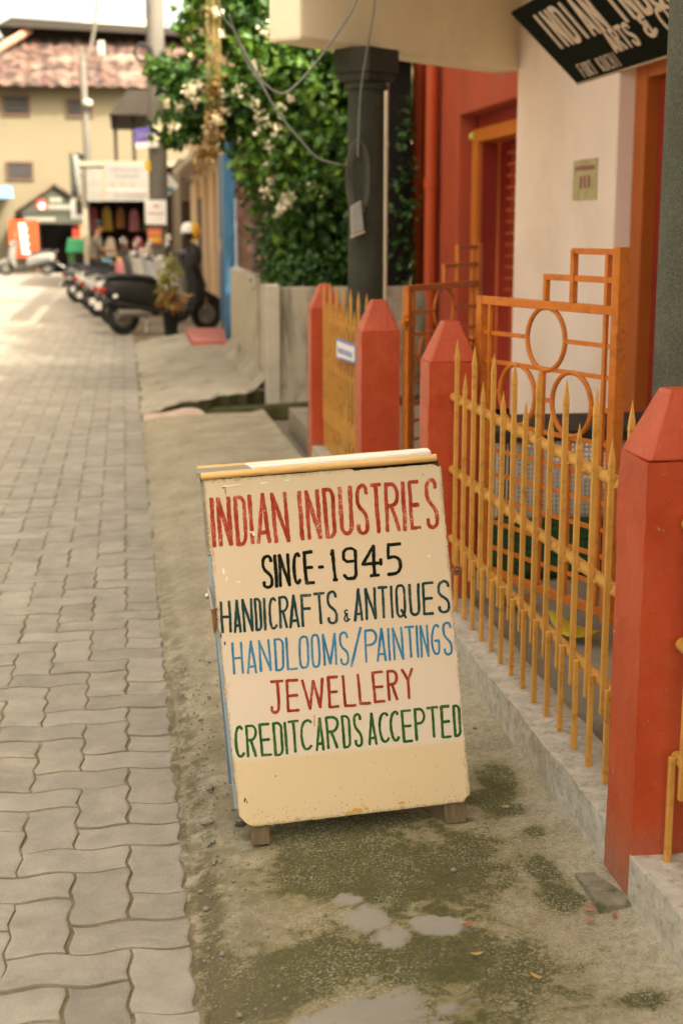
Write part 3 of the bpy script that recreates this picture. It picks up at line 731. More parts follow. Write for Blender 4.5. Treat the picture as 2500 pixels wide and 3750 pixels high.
m_grey = mat('grey_split_wood', (0.27,0.235,0.18), 0.8, 0.3, 10, 90, 0.4, stretch=(0.4,6,6))
m_ltblue = mat('pale_blue_paint', (0.25,0.32,0.36), 0.6, 0.12, 8, 80, 0.2, stain=(0.5,0.45,0.36), sscale=10, samt=0.4)
m_dark = mat('dark_gap_wood', (0.05,0.042,0.03), 0.9, 0.3, 9, 80, 0.3)
m_steel = mat('galvanised_steel', (0.42,0.40,0.37), 0.38, 0.15, 30, 120, 0.1, metal=0.8)
m_rust = mat('rusty_iron', (0.19,0.085,0.03), 0.8, 0.35, 40, 200, 0.4)
# front panel with a worn outline
out = []
for i in range(60): out.append((BW*i/60, 0.0))
for i in range(90): out.append((BW, BH*i/90))
for i in range(60): out.append((BW*(1-i/60), BH))
for i in range(90): out.append((0.0, BH*(1-i/90)))
pv = []
for (u, v) in out:
    du = dv = 0
    if u in (0.0, BW): du = random.uniform(-.0009,.0009) + (0.0012*math.sin(v*23) if u else 0.001*math.sin(v*31))
    if v in (0.0, BH): dv = random.uniform(-.0008,.0008)
    if v == BH and 0.10 < u < 0.40: dv -= 0.001
    if v == BH and u > 0.375: dv -= 0.006
    cu, cv = u+du, v+dv
    if u+v < 0.035: k = (0.035-(u+v))*0.6; cu += k*0.9; cv += k*0.5      # knocked-off lower left corner
    if (BW-u)+v < 0.02: k = (0.02-((BW-u)+v))*0.55; cu -= k; cv += k
    if (BW-u)+(BH-v) < 0.016: k = (0.016-((BW-u)+(BH-v)))*0.5; cu -= k; cv -= k
    pv.append((cu, cv))
mb = MB(); n = len(pv)
mb.v = [bp(a, b, 0.0) for a, b in pv] + [bp(a, b, -0.006) for a, b in pv]
mb.f = [tuple(range(n)), tuple(range(2*n-1, n-1, -1))] + [(i, n+i, n+(i+1) % n, (i+1) % n) for i in range(n)]
panel = mb.build('front_panel', m_panel, board, local=True)
panel['label'] = 'cream front panel with six lines of painted lettering'
WID = [0.0102, 0.0086, 0.0072, 0.0060, 0.0074, 0.0072, 0.0055]
NAMES = ['red', 'black', 'dark teal', 'blue', 'rust red', 'green', 'orange']
for li, L in enumerate(LINES):
    mb = MB(); w = WID[li]; cnt = 0
    for e in L:
        ch, q = e[0], [x*1e-4 for x in e[1:]]
        tl, tr, bl, br = Vector(q[0:2]), Vector(q[2:4]), Vector(q[4:6]), Vector(q[6:8])
        wx = w/2/max((tr-tl).length, 1e-3); wy = w/2/max((tl-bl).length, 1e-3)
        if ch == '-': wx, wy = 0.1, 0
        for stn in G[ch]:
            pts = []
            for (a, c) in stn:
                a = wx + a*(1-2*wx) if ch not in 'I' else 0.5
                c = wy + c*(1-2*wy)
                p = bl.lerp(br, a).lerp(tl.lerp(tr, a), c)
                pts.append((p.x, p.y))
            ww = w*random.uniform(0.92, 1.08)*(0.55 if ch == '&' else 1.0)
            if ch == '-': ww = 0.009
            off = 0.0005 + 0.00006*(cnt % 7); cnt += 1
            ribbon(mb, pts, ww, lambda u, v, o_: bp(u, v, o_), off)
    lo = mb.build('lettering', PAINT[li], panel, local=True)
    lo['label'] = NAMES[li] + ' hand-painted lettering' if li < 6 else 'small orange brush mark'
# chips and stains with their own shapes
m_chip = mat('bare_chip', (0.10,0.075,0.05), 0.9, 0.3, 60, 200, 0.3)
m_chipw = mat('pale_chip', (0.72,0.66,0.56), 0.7, 0.1, 60, 200, 0.3)
m_stain = mat('orange_spill', (0.55,0.30,0.03), 0.6, 0.25, 40, 200, 0.2)
def blob(mb, u, v, ru, rv, off=0.0011, n=14):
    o = len(mb.v); ph = random.uniform(0, 6)
    for k in range(n):
        a = 2*math.pi*k/n; r = 1+0.28*math.sin(2*a+ph)+0.2*math.sin(5*a+ph*2)
        mb.v.append(bp(u+ru*r*math.cos(a), v+rv*r*math.sin(a), off))
    mb.f.append(tuple(range(o, o+n)))
mb = MB()
for u, v, a, b_ in ((0.021,0.072,.0025,.006),(0.026,0.066,.0015,.003),(0.105,0.125,.0012,.003),(0.36,0.13,.0012,.0012),(0.19,0.165,.001,.001),(0.47,0.135,.0012,.001),(0.012,0.478,.003,.004),(0.03,0.52,.002,.002),(0.0045,0.5,.0015,.01),(0.30,0.705,.0008,.0008),(0.555,0.86,.0012,.0022),(0.05,0.868,.006,.0012),(0.053,0.858,.001,.008)):
    blob(mb, u, v, a, b_)
for _ in range(70):
    blob(mb, random.uniform(0.03,0.59), abs(random.gauss(0,0.035))+0.004, random.uniform(.0005,.0014), random.uniform(.0005,.0018), 0.0012, 8)
mb.build('chips', m_chip, panel, local=True)
mb = MB()
for u, v, a, b_ in ((0.112,0.748,.0045,.0055),(0.105,0.752,.002,.003),(0.062,0.63,.0055,.003),(0.028,0.66,.004,.006),(0.034,0.64,.003,.006),(0.532,0.72,.003,.003),(0.552,0.65,.0035,.004),(0.15,0.872,.012,.0018),(0.21,0.874,.008,.0012),(0.07,0.872,.02,.002)):
    blob(mb, u, v, a, b_, 0.0013)
mb.build('pale_chips', m_chipw, panel, local=True)
mb = MB()
for u, v, a, b_ in ((0.305,0.012,.012,.006),(0.285,0.008,.006,.004),(0.33,0.013,.004,.005),(0.42,0.018,.008,.003),(0.19,0.006,.006,.002)):
    blob(mb, u, v, a, b_, 0.0014)
mb.build('orange_stain', m_stain, panel, local=True)
# frame behind the panel
fr = MB()
for u0, u1 in ((0.004,0.034),(BW-0.034,BW-0.004)):
    q = [bp(u0,0.06,-0.0065), bp(u1,0.06,-0.0065), bp(u1,0.06,-0.034), bp(u0,0.06,-0.034), bp(u0,BH-0.002,-0.0065), bp(u1,BH-0.002,-0.0065), bp(u1,BH-0.002,-0.034), bp(u0,BH-0.002,-0.034)]
    fr.hexa(q)
fr.hexa([bp(.035,.02,-.0065), bp(BW-.035,.02,-.0065), bp(BW-.035,.02,-.03), bp(.035,.02,-.03), bp(.035,.06,-.0065), bp(BW-.035,.06,-.0065), bp(BW-.035,.06,-.03), bp(.035,.06,-.03)])
fr.build('frame', m_dark, board, local=True, bevel=0.001, seg=1)
sd_ = MB().hexa([bp(-0.0055,0.05,-0.0075), bp(0.002,0.05,-0.0075), bp(0.002,0.05,-0.03), bp(-0.0055,0.05,-0.03), bp(-0.006,0.70,-0.0075), bp(0.002,0.70,-0.0075), bp(0.002,0.70,-0.03), bp(-0.006,0.70,-0.03)])
sd_.build('blue_edge_strip', m_ltblue, board, local=True)
MB().hexa([bp(-0.0088,0.702,-0.0075), bp(0.002,0.702,-0.0075), bp(0.002,0.702,-0.03), bp(-0.0088,0.702,-0.03), bp(-0.006,0.888,-0.0075), bp(0.002,0.888,-0.0075), bp(0.002,0.888,-0.03), bp(-0.006,0.888,-0.03)]).build('edge_strip', m_grey, board, local=True)
def leg(u, w, vb, n0, n1, va=0.05):
    return MB().hexa([bp(u,vb,n0), bp(u+w,vb-0.001,n0), bp(u+w,vb-0.001,n1), bp(u,vb,n1), bp(u-0.002,va,n0), bp(u+w+0.002,va,n0), bp(u+w+0.002,va,n1), bp(u-0.002,va,n1)])
leg(0.028, 0.047, -0.052, -0.007, -0.042).build('leg', m_wood, board, local=True, bevel=0.003)
leg(0.534, 0.056, -0.057, -0.007, -0.045).build('leg', m_wood, board, local=True, bevel=0.003)
MB().ball(bp(0.004,0.006,-0.012), (0.016,0.006,0.007), 10, 6).build('torn_corner', m_dark, board, local=True)
# top rail: two rounded wooden strips, a white slip between
def strip(v0, n, r, m, u0=-0.012, u1=BW-0.01, flat=1.0, nm='rail_strip', wob=0.0008):
    pts = [bp(u0+(u1-u0)*i/24, v0+random.uniform(-wob,wob), n+random.uniform(-wob,wob)) for i in range(25)]
    return MB().tube(pts, r, 10).build(nm, m, board, local=True, smooth=True)
strip(BH+0.010, -0.002, 0.0095, m_railwood, -0.003, BW-0.010)
strip(BH+0.025, -0.052, 0.0090, m_railwood, -0.008, BW-0.025)
MB().hexa([bp(-0.012,BH+0.006,-0.012), bp(0.13,BH+0.006,-0.012), bp(0.13,BH+0.012,-0.042), bp(-0.012,BH+0.012,-0.042), bp(-0.012,BH+0.019,-0.011), bp(0.13,BH+0.019,-0.011), bp(0.13,BH+0.028,-0.042), bp(-0.012,BH+0.028,-0.042)]).build('split_end', m_grey, board, local=True)
MB().hexa([bp(0.125,BH+0.010,-0.010), bp(BW-0.02,BH+0.010,-0.012), bp(BW-0.02,BH+0.014,-0.042), bp(0.115,BH+0.014,-0.042), bp(0.125,BH+0.0225,-0.010), bp(BW-0.02,BH+0.0265,-0.010), bp(BW-0.02,BH+0.034,-0.042), bp(0.110,BH+0.032,-0.042)]).build('white_slip', m_railwhite, board, local=True, bevel=0.001, seg=1)
MB().hexa([bp(-0.004,BH-0.02,-0.012), bp(BW-0.004,BH-0.02,-0.012), bp(BW-0.004,BH-0.02,-0.05), bp(-0.004,BH-0.02,-0.05), bp(-0.004,BH+0.009,-0.012), bp(BW-0.004,BH+0.006,-0.012), bp(BW-0.004,BH+0.010,-0.05), bp(-0.004,BH+0.010,-0.05)]).build('header', m_dark, board, local=True)
# latches on both edges
lt = MB().ball(bp(-0.018,0.600,-0.012),0.0085,10,7).tube([bp(-0.013,0.622,-0.006),bp(-0.0105,0.595,-0.002),bp(-0.0085,0.566,0.001)],0.0046,8)
lt.build('latch', m_steel, board, local=True, smooth=True)
MB().tube([bp(-0.008,0.568,0.001),bp(-0.007,0.548,0.001),bp(-0.0085,0.522,0.0),bp(-0.0105,0.505,0.0)],[0.006,0.0056,0.0048,0.002],8).ring(bp(-0.003,0.565,-0.003),(1,0,0.3),(0,1,0),0.006,0.002,14,6).build('latch_hook', m_rust, board, local=True, smooth=True)
MB().bar(bp(BW,0.607,-0.008),bp(BW+0.018,0.607,-0.008),0.012,0.016).ring(bp(BW+0.020,0.607,-0.006),(1,0,0.2),(0,0.3,1),0.010,0.0035,16,6).ball(bp(BW+0.018,0.608,0.0),0.006,8,6).build('latch', m_rust, board, local=True, smooth=True)
# rear half of the A-frame, hinged at the top and leaning the other way
def rp(u, v, n):   # v measured down from the top along the rear panel
    a = R(17); return (u + SHEAR*(BH-v*math.cos(a)), 0.055 + v*math.sin(a) - n, BH - 0.004 - v*math.cos(a))
MB().hexa([rp(0,0.9,0), rp(BW,0.9,0), rp(BW,0.9,-.008), rp(0,0.9,-.008), rp(0,0,0), rp(BW,0,0), rp(BW,0,-.008), rp(0,0,-.008)]).build('rear_panel', m_ltblue, board, local=True)
for u in (0.02, BW-0.065):
    MB().hexa([rp(u,0.975,0.030), rp(u+.045,0.975,0.030), rp(u+.045,0.975,0.002), rp(u,0.975,0.002), rp(u,0.02,0.030), rp(u+.045,0.02,0.030), rp(u+.045,0.02,0.002), rp(u,0.02,0.002)]).build('leg', m_wood, board, local=True)
# ------------------------------------------------------------------ the shop house behind the fence
m_cream = mat('cream_wall_paint', (0.90,0.74,0.635), 0.75, 0.06, 1.5, 40, 0.2, stain=(0.66,0.50,0.35), sscale=1.1, samt=0.25)
m_beam = mat('ivory_beam_paint', (0.82,0.73,0.52), 0.75, 0.06, 1.5, 40, 0.2, stain=(0.50,0.42,0.26), sscale=1.1, samt=0.25)
m_brick = mat('red_wall_paint', (0.44,0.080,0.036), 0.7, 0.12, 2, 50, 0.3, stain=(0.36,0.13,0.10), sscale=1.5, samt=0.5)
m_deepred = mat('deep_red_paint', (0.25,0.026,0.014), 0.55, 0.12, 3, 50, 0.2)
m_orframe = mat('orange_door_paint', (0.56,0.165,0.025), 0.5, 0.10, 3, 60, 0.15)
m_redpaint = mat('red_orange_gloss', (0.44,0.075,0.022), 0.45, 0.12, 3, 60, 0.15)
m_black = mat('black_void', (0.008,0.007,0.006), 0.9, 0.2, 3, 60, 0.0)
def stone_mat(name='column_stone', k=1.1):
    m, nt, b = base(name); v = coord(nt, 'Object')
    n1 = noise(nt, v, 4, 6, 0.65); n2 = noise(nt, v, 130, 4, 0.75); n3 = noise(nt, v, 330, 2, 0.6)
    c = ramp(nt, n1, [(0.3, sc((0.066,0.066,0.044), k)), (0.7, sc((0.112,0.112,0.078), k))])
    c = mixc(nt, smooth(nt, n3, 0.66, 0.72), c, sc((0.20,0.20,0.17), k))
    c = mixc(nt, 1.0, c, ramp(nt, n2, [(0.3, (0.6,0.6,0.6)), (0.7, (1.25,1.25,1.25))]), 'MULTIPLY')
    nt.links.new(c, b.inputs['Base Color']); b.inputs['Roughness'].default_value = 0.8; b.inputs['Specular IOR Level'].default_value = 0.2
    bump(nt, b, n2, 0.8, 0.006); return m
m_stone = stone_mat(); m_stone_shaded = stone_mat('column_stone_shaded', 0.55)  # same stone twice; the far column's shade is put into the darker copy
shop = empty('shop_house', (2.6, 6.0, 0.165), 'cream shop house with a deep ivory canopy beam and dark round columns', 'house')
XW = 2.6
MB().box(XW, 5.5, 7.47, 9.46, 0.10, 3.45).build('wall', m_cream, shop, bevel=0.012)
MB().box(XW+0.11, 5.5, 4.9, 7.467, 2.52, 3.448).build('lintel_wall', m_cream, shop)
MB().box(XW+0.165, 5.5, -6.0, 4.897, 0.10, 3.448).build('near_wall', m_cream, shop)
df = MB()
df.box(XW+0.09, XW+0.30, 7.30, 7.465, 0.10, 2.50); df.box(XW+0.09, XW+0.30, 4.9, 5.06, 0.10, 2.50); df.box(XW+0.093, XW+0.30, 5.063, 7.297, 2.34, 2.50)
dfo = df.build('door_frame', mat('brown_orange_paint', (0.42,0.105,0.016), 0.5, 0.1, 3, 60, 0.15), shop, bevel=0.01)
dl = MB().box(XW+0.16, XW+0.21, 5.07, 7.285, 0.17, 2.33)
dlo = dl.build('door', m_deepred, shop)
for a, b in ((5.2,6.1),(6.25,7.15)):
    for z0, z1 in ((0.35,1.1),(1.25,2.15)):
        MB().box(XW+0.145, XW+0.159, a, b, z0, z1).build('door_panel', m_deepred, dlo, bevel=0.01)
# canopy slab, upper storey
MB().extr([(1.02,0.2),(2.75,0.2),(2.75,9.45),(2.60,9.45),(1.02,8.13)], 'z', 3.453, 3.60).build('canopy', m_beam, shop)
MB().box(1.75, 6.5, -8.0, 9.3, 3.605, 6.6).build('upper_wall', m_cream, shop)
MB().box(1.35, 6.9, -8.4, 9.6, 6.61, 6.8).build('roof', m_conc, shop)
# oblique beam from the farther column back to the wall
ba, bb = Vector((0.985,8.05)), Vector((2.63,9.470)); bd = (bb-ba).normalized(); bn = Vector((bd.y,-bd.x))
q = [ba, bb, bb - bn*0.24, ba - bn*0.24]
zb = 2.588
MB().hexa([(p.x,p.y,zb) for p in q] + [(p.x,p.y,3.451) for p in q]).build('beam', m_beam, shop, bevel=0.022, seg=2)
def column(y, x, label, m_stone):
    c = empty('column', (x, y, 0.165), label, 'column', 'dark round columns of the shop house')
    MB().lathe([(0.145,0.10),(0.145,0.22),(0.118,0.26),(0.106,0.30),(0.105,1.2),(0.104,2.36)], (x,y,0), 40).build('shaft', m_stone, c, smooth=True)
    MB().lathe([(0.104,2.355),(0.122,2.362),(0.126,2.377),(0.122,2.392),(0.106,2.402)], (x,y,0), 40).build('neck_ring', m_stone, c, smooth=True)
    cp = MB()
    a = R(40)
    def sq(h, z): return [(x+math.cos(a+k*math.pi/2+math.pi/4)*h*1.414, y+math.sin(a+k*math.pi/2+math.pi/4)*h*1.414, z) for k in range(4)]
    cp.hexa(sq(0.112,2.40)+sq(0.125,2.448)); cp.hexa(sq(0.135,2.449)+sq(0.135,2.585))
    cp.build('capital', m_stone, c, bevel=0.01)
    return c
column(8.42, 1.415, 'dark grey stone column with square capital under the corner of the canopy, wire coil hanging on it', m_stone_shaded)
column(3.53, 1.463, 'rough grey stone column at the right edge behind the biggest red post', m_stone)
# slanting name board under the canopy
sg = empty('name_board', (2.6, 6.4, 2.39), 'black name board with raised cream letters tilted out from the wall above the door', 'name board')
m_signblk = mat('black_sign_paint', (0.007,0.010,0.005), 0.85, 0.2, 6, 80, 0.1, spec=0.08)
m_letter = mat('cream_letters', (0.74,0.60,0.46), 0.55, 0.08, 8, 80, 0.1)
m_letter2 = mat('tan_letters', (0.48,0.37,0.24), 0.55, 0.08, 8, 80, 0.1)
sO = Vector((2.595,8.177,2.394)); sA = Vector((0,-1,0)); sU = Vector((-0.396,0,0.372)).normalized(); sN = sU.cross(sA)*-1
if sN.z > 0: sN = -sN
SL, SH = 3.05, 0.545
def sp(u, v, n=0.0): return tuple(sO + sA*u + sU*v + sN*n)
MB().hexa([sp(0,0,0), sp(SL,0,0), sp(SL,0,-.02), sp(0,0,-.02), sp(0,SH,0), sp(SL,SH,0), sp(SL,SH,-.02), sp(0,SH,-.02)]).build('board', m_signblk, sg)
MB().hexa([sp(0,-.012,0.006), sp(SL,-.012,0.006), sp(SL,-.012,-.022), sp(0,-.012,-.022), sp(0,-.001,0.006), sp(SL,-.001,0.006), sp(SL,-.001,-.022), sp(0,-.001,-.022)]).build('edge_trim', m_letter2, sg)
def sign_row(text, u0, pitch, v0, v1, w, m, sk=0.03, off=0.004, wid=0.66, nm='lettering'):
    o = MB()
    for i, ch in enumerate(text):
        if ch == ' ': continue
        ub = u0 + i*pitch; wl = pitch*wid*(0.35 if ch == 'I' else 1); k = 0
        if ch == 'I': ub += pitch*wid*0.3
        for stn in G[ch]:
            pts = [(ub + sk*c + a*wl, v0 + (v1-v0)*c) for a, c in stn]
            ribbon(o, pts, w, lambda a, b, f: sp(a, b, f), off+0.0004*k, 0.02, 0.012); k += 1
    ob = o.build(nm, m, sg)
    sol = ob.modifiers.new('thick', 'SOLIDIFY'); sol.thickness = 0.006; sol.offset = 0
    return ob
sign_row('INDIAN INDUSTRIES', 0.235, 0.150, 0.245, 0.462, 0.036, m_letter, wid=0.60)
sign_row('ARTS', 0.905, 0.096, 0.108, 0.230, 0.023, m_letter, wid=0.62)
sign_row('&', 1.41, 0.1, 0.122, 0.235, 0.025, m_letter, wid=1.15)
sign_row('CRAFTS', 1.645, 0.105, 0.116, 0.238, 0.024, m_letter, wid=0.62)
sign_row('FORT KOCHI', 0.215, 0.064, 0.022, 0.108, 0.0062, m_letter, wid=0.58)
# little notice on the cream wall
nt_ = empty('wall_notice', (2.597, 7.97, 1.85), 'small yellow-green printed notice stuck on the cream wall', 'notice')
m_notice = mat('yellow_paper', (0.48,0.42,0.21), 0.7, 0.25, 14, 60, 0.0, stain=(0.50,0.33,0.24), sscale=16, samt=0.6)
m_maroon = mat('maroon_ink', (0.30,0.08,0.09), 0.7, 0.2, 14, 60, 0.0)
MB().box(2.594,2.598,7.755,8.18,1.735,1.96).build('paper', m_notice, nt_)
mk = MB(); 
for i in range(8): mk.box(2.5925,2.5936,7.80+i*0.043,7.80+i*0.043+0.03,1.90,1.925)
for i in range(3): mk.box(2.5925,2.5936,7.87+i*0.07,7.87+i*0.07+0.035,1.80,1.87)
mk.build('print', m_maroon, nt_)
# black gap where the yard meets
# ------------------------------------------------------------------ red neighbouring house with recessed door
red = empty('red_house', (2.75, 11.4, 0.165), 'red-walled house front with a recessed orange-framed lattice door', 'house')
XR = 2.75
w = MB()
w.box(XR, 5.5, 11.80, 13.45, 0.05, 4.2)
w.box(XR, 5.5, 9.475, 11.797, 2.47, 4.2)
w.build('wall', m_brick, red, bevel=0.015)
MB().box(XR+0.14, 5.5, 11.735, 11.797, 0.05, 2.468).build('recess_wall', m_deepred, red)
MB().box(XR+0.15, 5.5, 9.475, 11.732, 2.36, 2.467).build('recess_head', m_deepred, red)
f = MB(); f.box(XR+0.10, XR+0.30, 11.56, 11.73, 0.1, 2.357); f.box(XR+0.103, XR+0.30, 9.5, 11.557, 2.25, 2.357)
f.build('door_frame', m_orframe, red, bevel=0.008)
MB().box(XR+0.14, XR+0.26, 11.50, 11.557, 0.1, 2.247).build('door_reveal', m_deepred, red)
dd = MB().box(XR+0.36, XR+0.41, 9.5, 11.40, 0.1, 2.247).build('door', m_redpaint, red)
lat = MB()
for i in range(26):
    y = 9.55 + i*0.07
    lat.bar((XR+0.33, y, 1.05), (XR+0.33, y, 2.23), 0.012, 0.02, (1,0,0))
for i in range(13): lat.bar((XR+0.315, 9.5, 1.08+i*0.09), (XR+0.315, 11.38, 1.08+i*0.09), 0.012, 0.022)
lat.build('lattice', m_redpaint, dd)
MB().box(XR+0.35, XR+0.355, 9.5, 11.39, 1.05, 2.24).build('dark_opening', m_black, dd)
MB().ball((XR+0.09, 11.66, 2.30), 0.035, 10, 7).build('door_lamp', mat('yellow_enamel', (0.62,0.5,0.08), 0.4, 0.1), red, smooth=True)
for i, (px_, y) in enumerate(((2.66,13.02),(2.665,12.46))):
    p = empty('drain_pipe', (px_, y, 0.1), ['red-painted drain pipe farther from the red wall door','red-painted drain pipe nearer the red wall door'][i], 'pipe', 'red drain pipes')
    MB().tube([(px_,y,0.0),(px_,y,4.3)], 0.054, 20).build('pipe', m_redpaint, p, smooth=True)
    for z in (1.0, 1.95): MB().tube([(px_,y,z-0.04),(px_,y,z+0.04)], 0.062, 20).build('socket', m_redpaint, p, smooth=True)
# white pipe behind the dark column
wp = empty('white_pipe', (1.99, 11.0, 0.1), 'thin off-white pipe standing behind the dark column', 'pipe')
m_pvc = mat('offwhite_pvc', (0.60,0.53,0.38), 0.5, 0.08)
MB().tube([(1.995,11.0,0.0),(1.995,11.0,2.75)], 0.022, 10).build('pipe', m_pvc, wp, smooth=True)
for z in (0.7,1.55,2.2): MB().tube([(1.995,11.0,z-.02),(1.995,11.0,z+.02)], 0.027, 10).build('joint', m_pvc, wp, smooth=True)
# things in the yard behind the near fence
m_bwood = mat('dark_bench_wood', (0.035,0.030,0.022), 0.7, 0.25, 5, 60, 0.3)
m_mesh = mat('pale_wire', (0.55,0.50,0.43), 0.5, 0.08)
bn_ = empty('yard_table', (1.9, 5.9, 0.165), 'dark table with a pale mesh skirt standing in the yard behind the gate', 'table')
MB().box(1.50, 2.58, 5.72, 6.25, 0.70, 0.75).build('table_top', m_bwood, bn_, bevel=0.008)
for x, y in ((1.56,5.78),(2.52,5.78),(1.56,6.19),(2.52,6.19)):
    MB().bar((x,y,0.165),(x+0.02,y,0.70),0.05,0.05).build('leg', m_bwood, bn_)
ms = MB()
for i in range(50): ms.box(1.53+i*0.021, 1.538+i*0.021, 5.752, 5.757, 0.38, 0.70)
for i in range(16): ms.box(1.53, 2.56, 5.758, 5.762, 0.385+i*0.02, 0.393+i*0.02)
ms.build('mesh_skirt', m_mesh, bn_)
m_mat = mat('dark_green_mat', (0.022,0.055,0.018), 0.9, 0.3, 20, 120, 0.5)
gm = MB()
for i in range(7):
    gm.tube([(1.45,5.50+0.02*i,0.20+0.028*i),(2.5,5.46+0.02*i,0.20+0.028*i)], 0.03, 10)
tag(gm.build('rolled_mat', m_mat, smooth=True), 'dark green ribbed mat lying against the table in the yard', 'mat')
m_yleaf = mat('yellow_leaf', (0.55,0.40,0.03), 0.6, 0.2, 12, 60, 0.2, stain=(0.30,0.15,0.02), sscale=8)
def leaf_obj(name, loc, L, wdt, rz, m, label, cat='leaf', group=None, curl=0.15):
    mb = MB(); n = 8
    for i in range(n+1):
        t = i/n; hw = wdt/2*math.sin(math.pi*min(1, t*0.96+0.02))**0.8; zc = curl*L*(t-0.5)**2*2+0.003
        mb.v += [((t-.5)*L, -hw, zc+hw*0.35), ((t-.5)*L, 0, zc), ((t-.5)*L, hw, zc+hw*0.35)]
    for i in range(n):
        for k in range(2): mb.f.append((3*i+k, 3*i+3+k, 3*i+4+k, 3*i+1+k))
    o = mb.build(name, m, smooth=True); o.location = loc; o.rotation_euler = (0.05, 0.03, rz)
    sol = o.modifiers.new('thick', 'SOLIDIFY'); sol.thickness = 0.0012
    return tag(o, label, cat, group)
leaf_obj('fallen_leaf', (1.53,4.62,0.175), 0.26, 0.11, R(-60), m_yleaf, 'large yellow dry leaf on the yard floor behind the near fence', curl=0.5)
leaf_obj('fallen_leaf', (1.42,5.05,0.175), 0.2, 0.10, R(30), mat('brown_leaf', (0.30,0.12,0.03), 0.7, 0.25), 'brown dry leaf lying by the foot of the gate post', curl=0.4)
# ------------------------------------------------------------------ wires and coil
m_wire = mat('grey_cable', (0.20,0.20,0.175), 0.5, 0.1)
def wire(pts, r, label, nm='cable'):
    return tag(MB().tube(catmull(pts, 8), r, 6).build(nm, m_wire, smooth=True), label, 'cable', 'grey cables near the canopy')
wire([(0.30,7.1,3.6),(0.47,7.4,2.75),(0.59,7.5,2.55),(0.65,7.5,2.43),(0.73,7.5,2.31),(0.84,7.5,2.26),(0.99,7.5,2.40),(1.14,7.5,2.60),(1.21,7.5,2.72),(1.3,7.55,2.95)], 0.0055, 'grey cable sagging in a V in front of the flowering bush')
wire([(0.60,8.0,2.7),(0.69,8.2,2.51),(0.79,8.2,2.36),(0.88,8.2,2.21),(1.0,8.2,2.07),(1.1,8.2,1.97),(1.24,8.2,1.93),(1.31,8.33,1.93)], 0.0065, 'grey cable swooping down to the coil on the dark column')
wire([(1.39,7.85,2.95),(1.385,7.95,2.84),(1.38,8.02,2.70),(1.355,8.24,2.36),(1.345,8.28,2.05),(1.345,8.29,1.98)], 0.005, 'thin grey cable hanging straight down over the column capital')
coil = MB()
for k in range(9):
    ph = random.uniform(-.01,.01)
    pts = [(1.352+ (0.060+ph)*math.cos(t)+0.003*k-0.012, 8.29-0.003*(k%4)+0.03*abs(math.cos(t)), 1.865+(0.205+ph)*math.sin(t)) for t in [2*math.pi*i/28 for i in range(29)]]
    coil.tube(pts, 0.0032, 6)
tag(coil.build('cable_coil', mat('dull_dark_cable', (0.11,0.105,0.08), 0.6, 0.2), smooth=True), 'coil of grey cable hanging on the dark column', 'cable coil')
jb = empty('junction_box', (1.34, 8.27, 1.62), 'small pale grey box hanging below the cable coil on the column', 'junction box')
m_box = mat('pale_grey_plastic', (0.28,0.26,0.22), 0.5, 0.08)
MB().hexa([(1.305,8.255,1.535),(1.375,8.245,1.565),(1.375,8.285,1.565),(1.305,8.295,1.535),(1.300,8.255,1.70),(1.358,8.245,1.735),(1.358,8.285,1.735),(1.300,8.295,1.70)]).build('body', m_box, jb, bevel=0.006)
MB().hexa([(1.303,8.248,1.523),(1.379,8.238,1.553),(1.379,8.29,1.553),(1.303,8.30,1.523),(1.303,8.248,1.534),(1.379,8.238,1.564),(1.379,8.29,1.564),(1.303,8.30,1.534)]).build('lip', m_letter2, jb)
# ------------------------------------------------------------------ compound wall
m_cwall = mat('weathered_wall', (0.38,0.33,0.24), 0.9, 0.22, 3, 60, 0.5, stain=(0.06,0.055,0.03), sscale=2.2, samt=0.85, sth=(0.40,0.62), stretch=(1,1,0.35))
m_pilaster = mat('lime_washed_corner', (0.42,0.375,0.29), 0.85, 0.14, 4, 60, 0.3, stain=(0.26,0.215,0.14), sscale=2.5, samt=0.5)
cw = empty('compound_wall', (1.25, 12.45, 0), 'low stained concrete garden wall with a pale corner below the flowering bush', 'wall')
MB().box(1.335, 2.70, 12.42, 12.58, -0.03, 1.06).build('front_wall', m_cwall, cw, bevel=0.01)
MB().box(1.205, 1.332, 12.40, 12.60, -0.03, 1.085).build('corner_pilaster', m_pilaster, cw, bevel=0.015)
MB().box(1.25, 1.36, 12.603, 13.4, 0.0, 1.05).build('side_wall', m_pilaster, cw)
MB().box(1.29, 1.36, 13.403, 13.75, 0.0, 1.03).build('side_gap', m_deepred, cw)
MB().box(1.24, 1.36, 13.753, 17.1, 0.0, 1.10).build('side_wall', m_pilaster, cw, bevel=0.01)
mb = MB()
for i in range(30):
    y = 12.6 + i*0.153; h = 0.12+0.05*math.sin(i*1.3)
    mb.v += [(1.245,y,0.16+h),(1.10-0.03*math.sin(i*0.9),y,0.13)]
for i in range(29): mb.f.append((2*i,2*i+1,2*i+3,2*i+2))
mb.build('mortar_fillet', m_conc, cw, smooth=True)
tag(MB().box(1.365, 6, 12.585, 19, -0.03, 0.55).build('garden_bed', m_ground), kind='structure')

sh_ = empty('shade_backdrop', (2.55, 12.95, 0), 'near-black box standing in for deep shade behind the thin off-white pipe', 'backdrop')
MB().box(2.26, 2.53, 12.66, 14.2, 0.0, 3.1).build('wall', mat('deep_shade_black', (0.010,0.008,0.006), 0.9, 0.3), sh_)  # near-black box put in to stand for deep shade
MB().hexa([(2.22,12.55,3.0),(2.56,12.55,3.0),(2.56,14.3,3.25),(2.22,14.3,3.25),(2.22,12.55,3.06),(2.56,12.55,3.06),(2.56,14.3,3.31),(2.22,14.3,3.31)]).build('roof', mat('dark_umber_wood', (0.018,0.013,0.008), 0.8, 0.25, 3, 40, 0.2), sh_)  # cap of the same shade stand-in
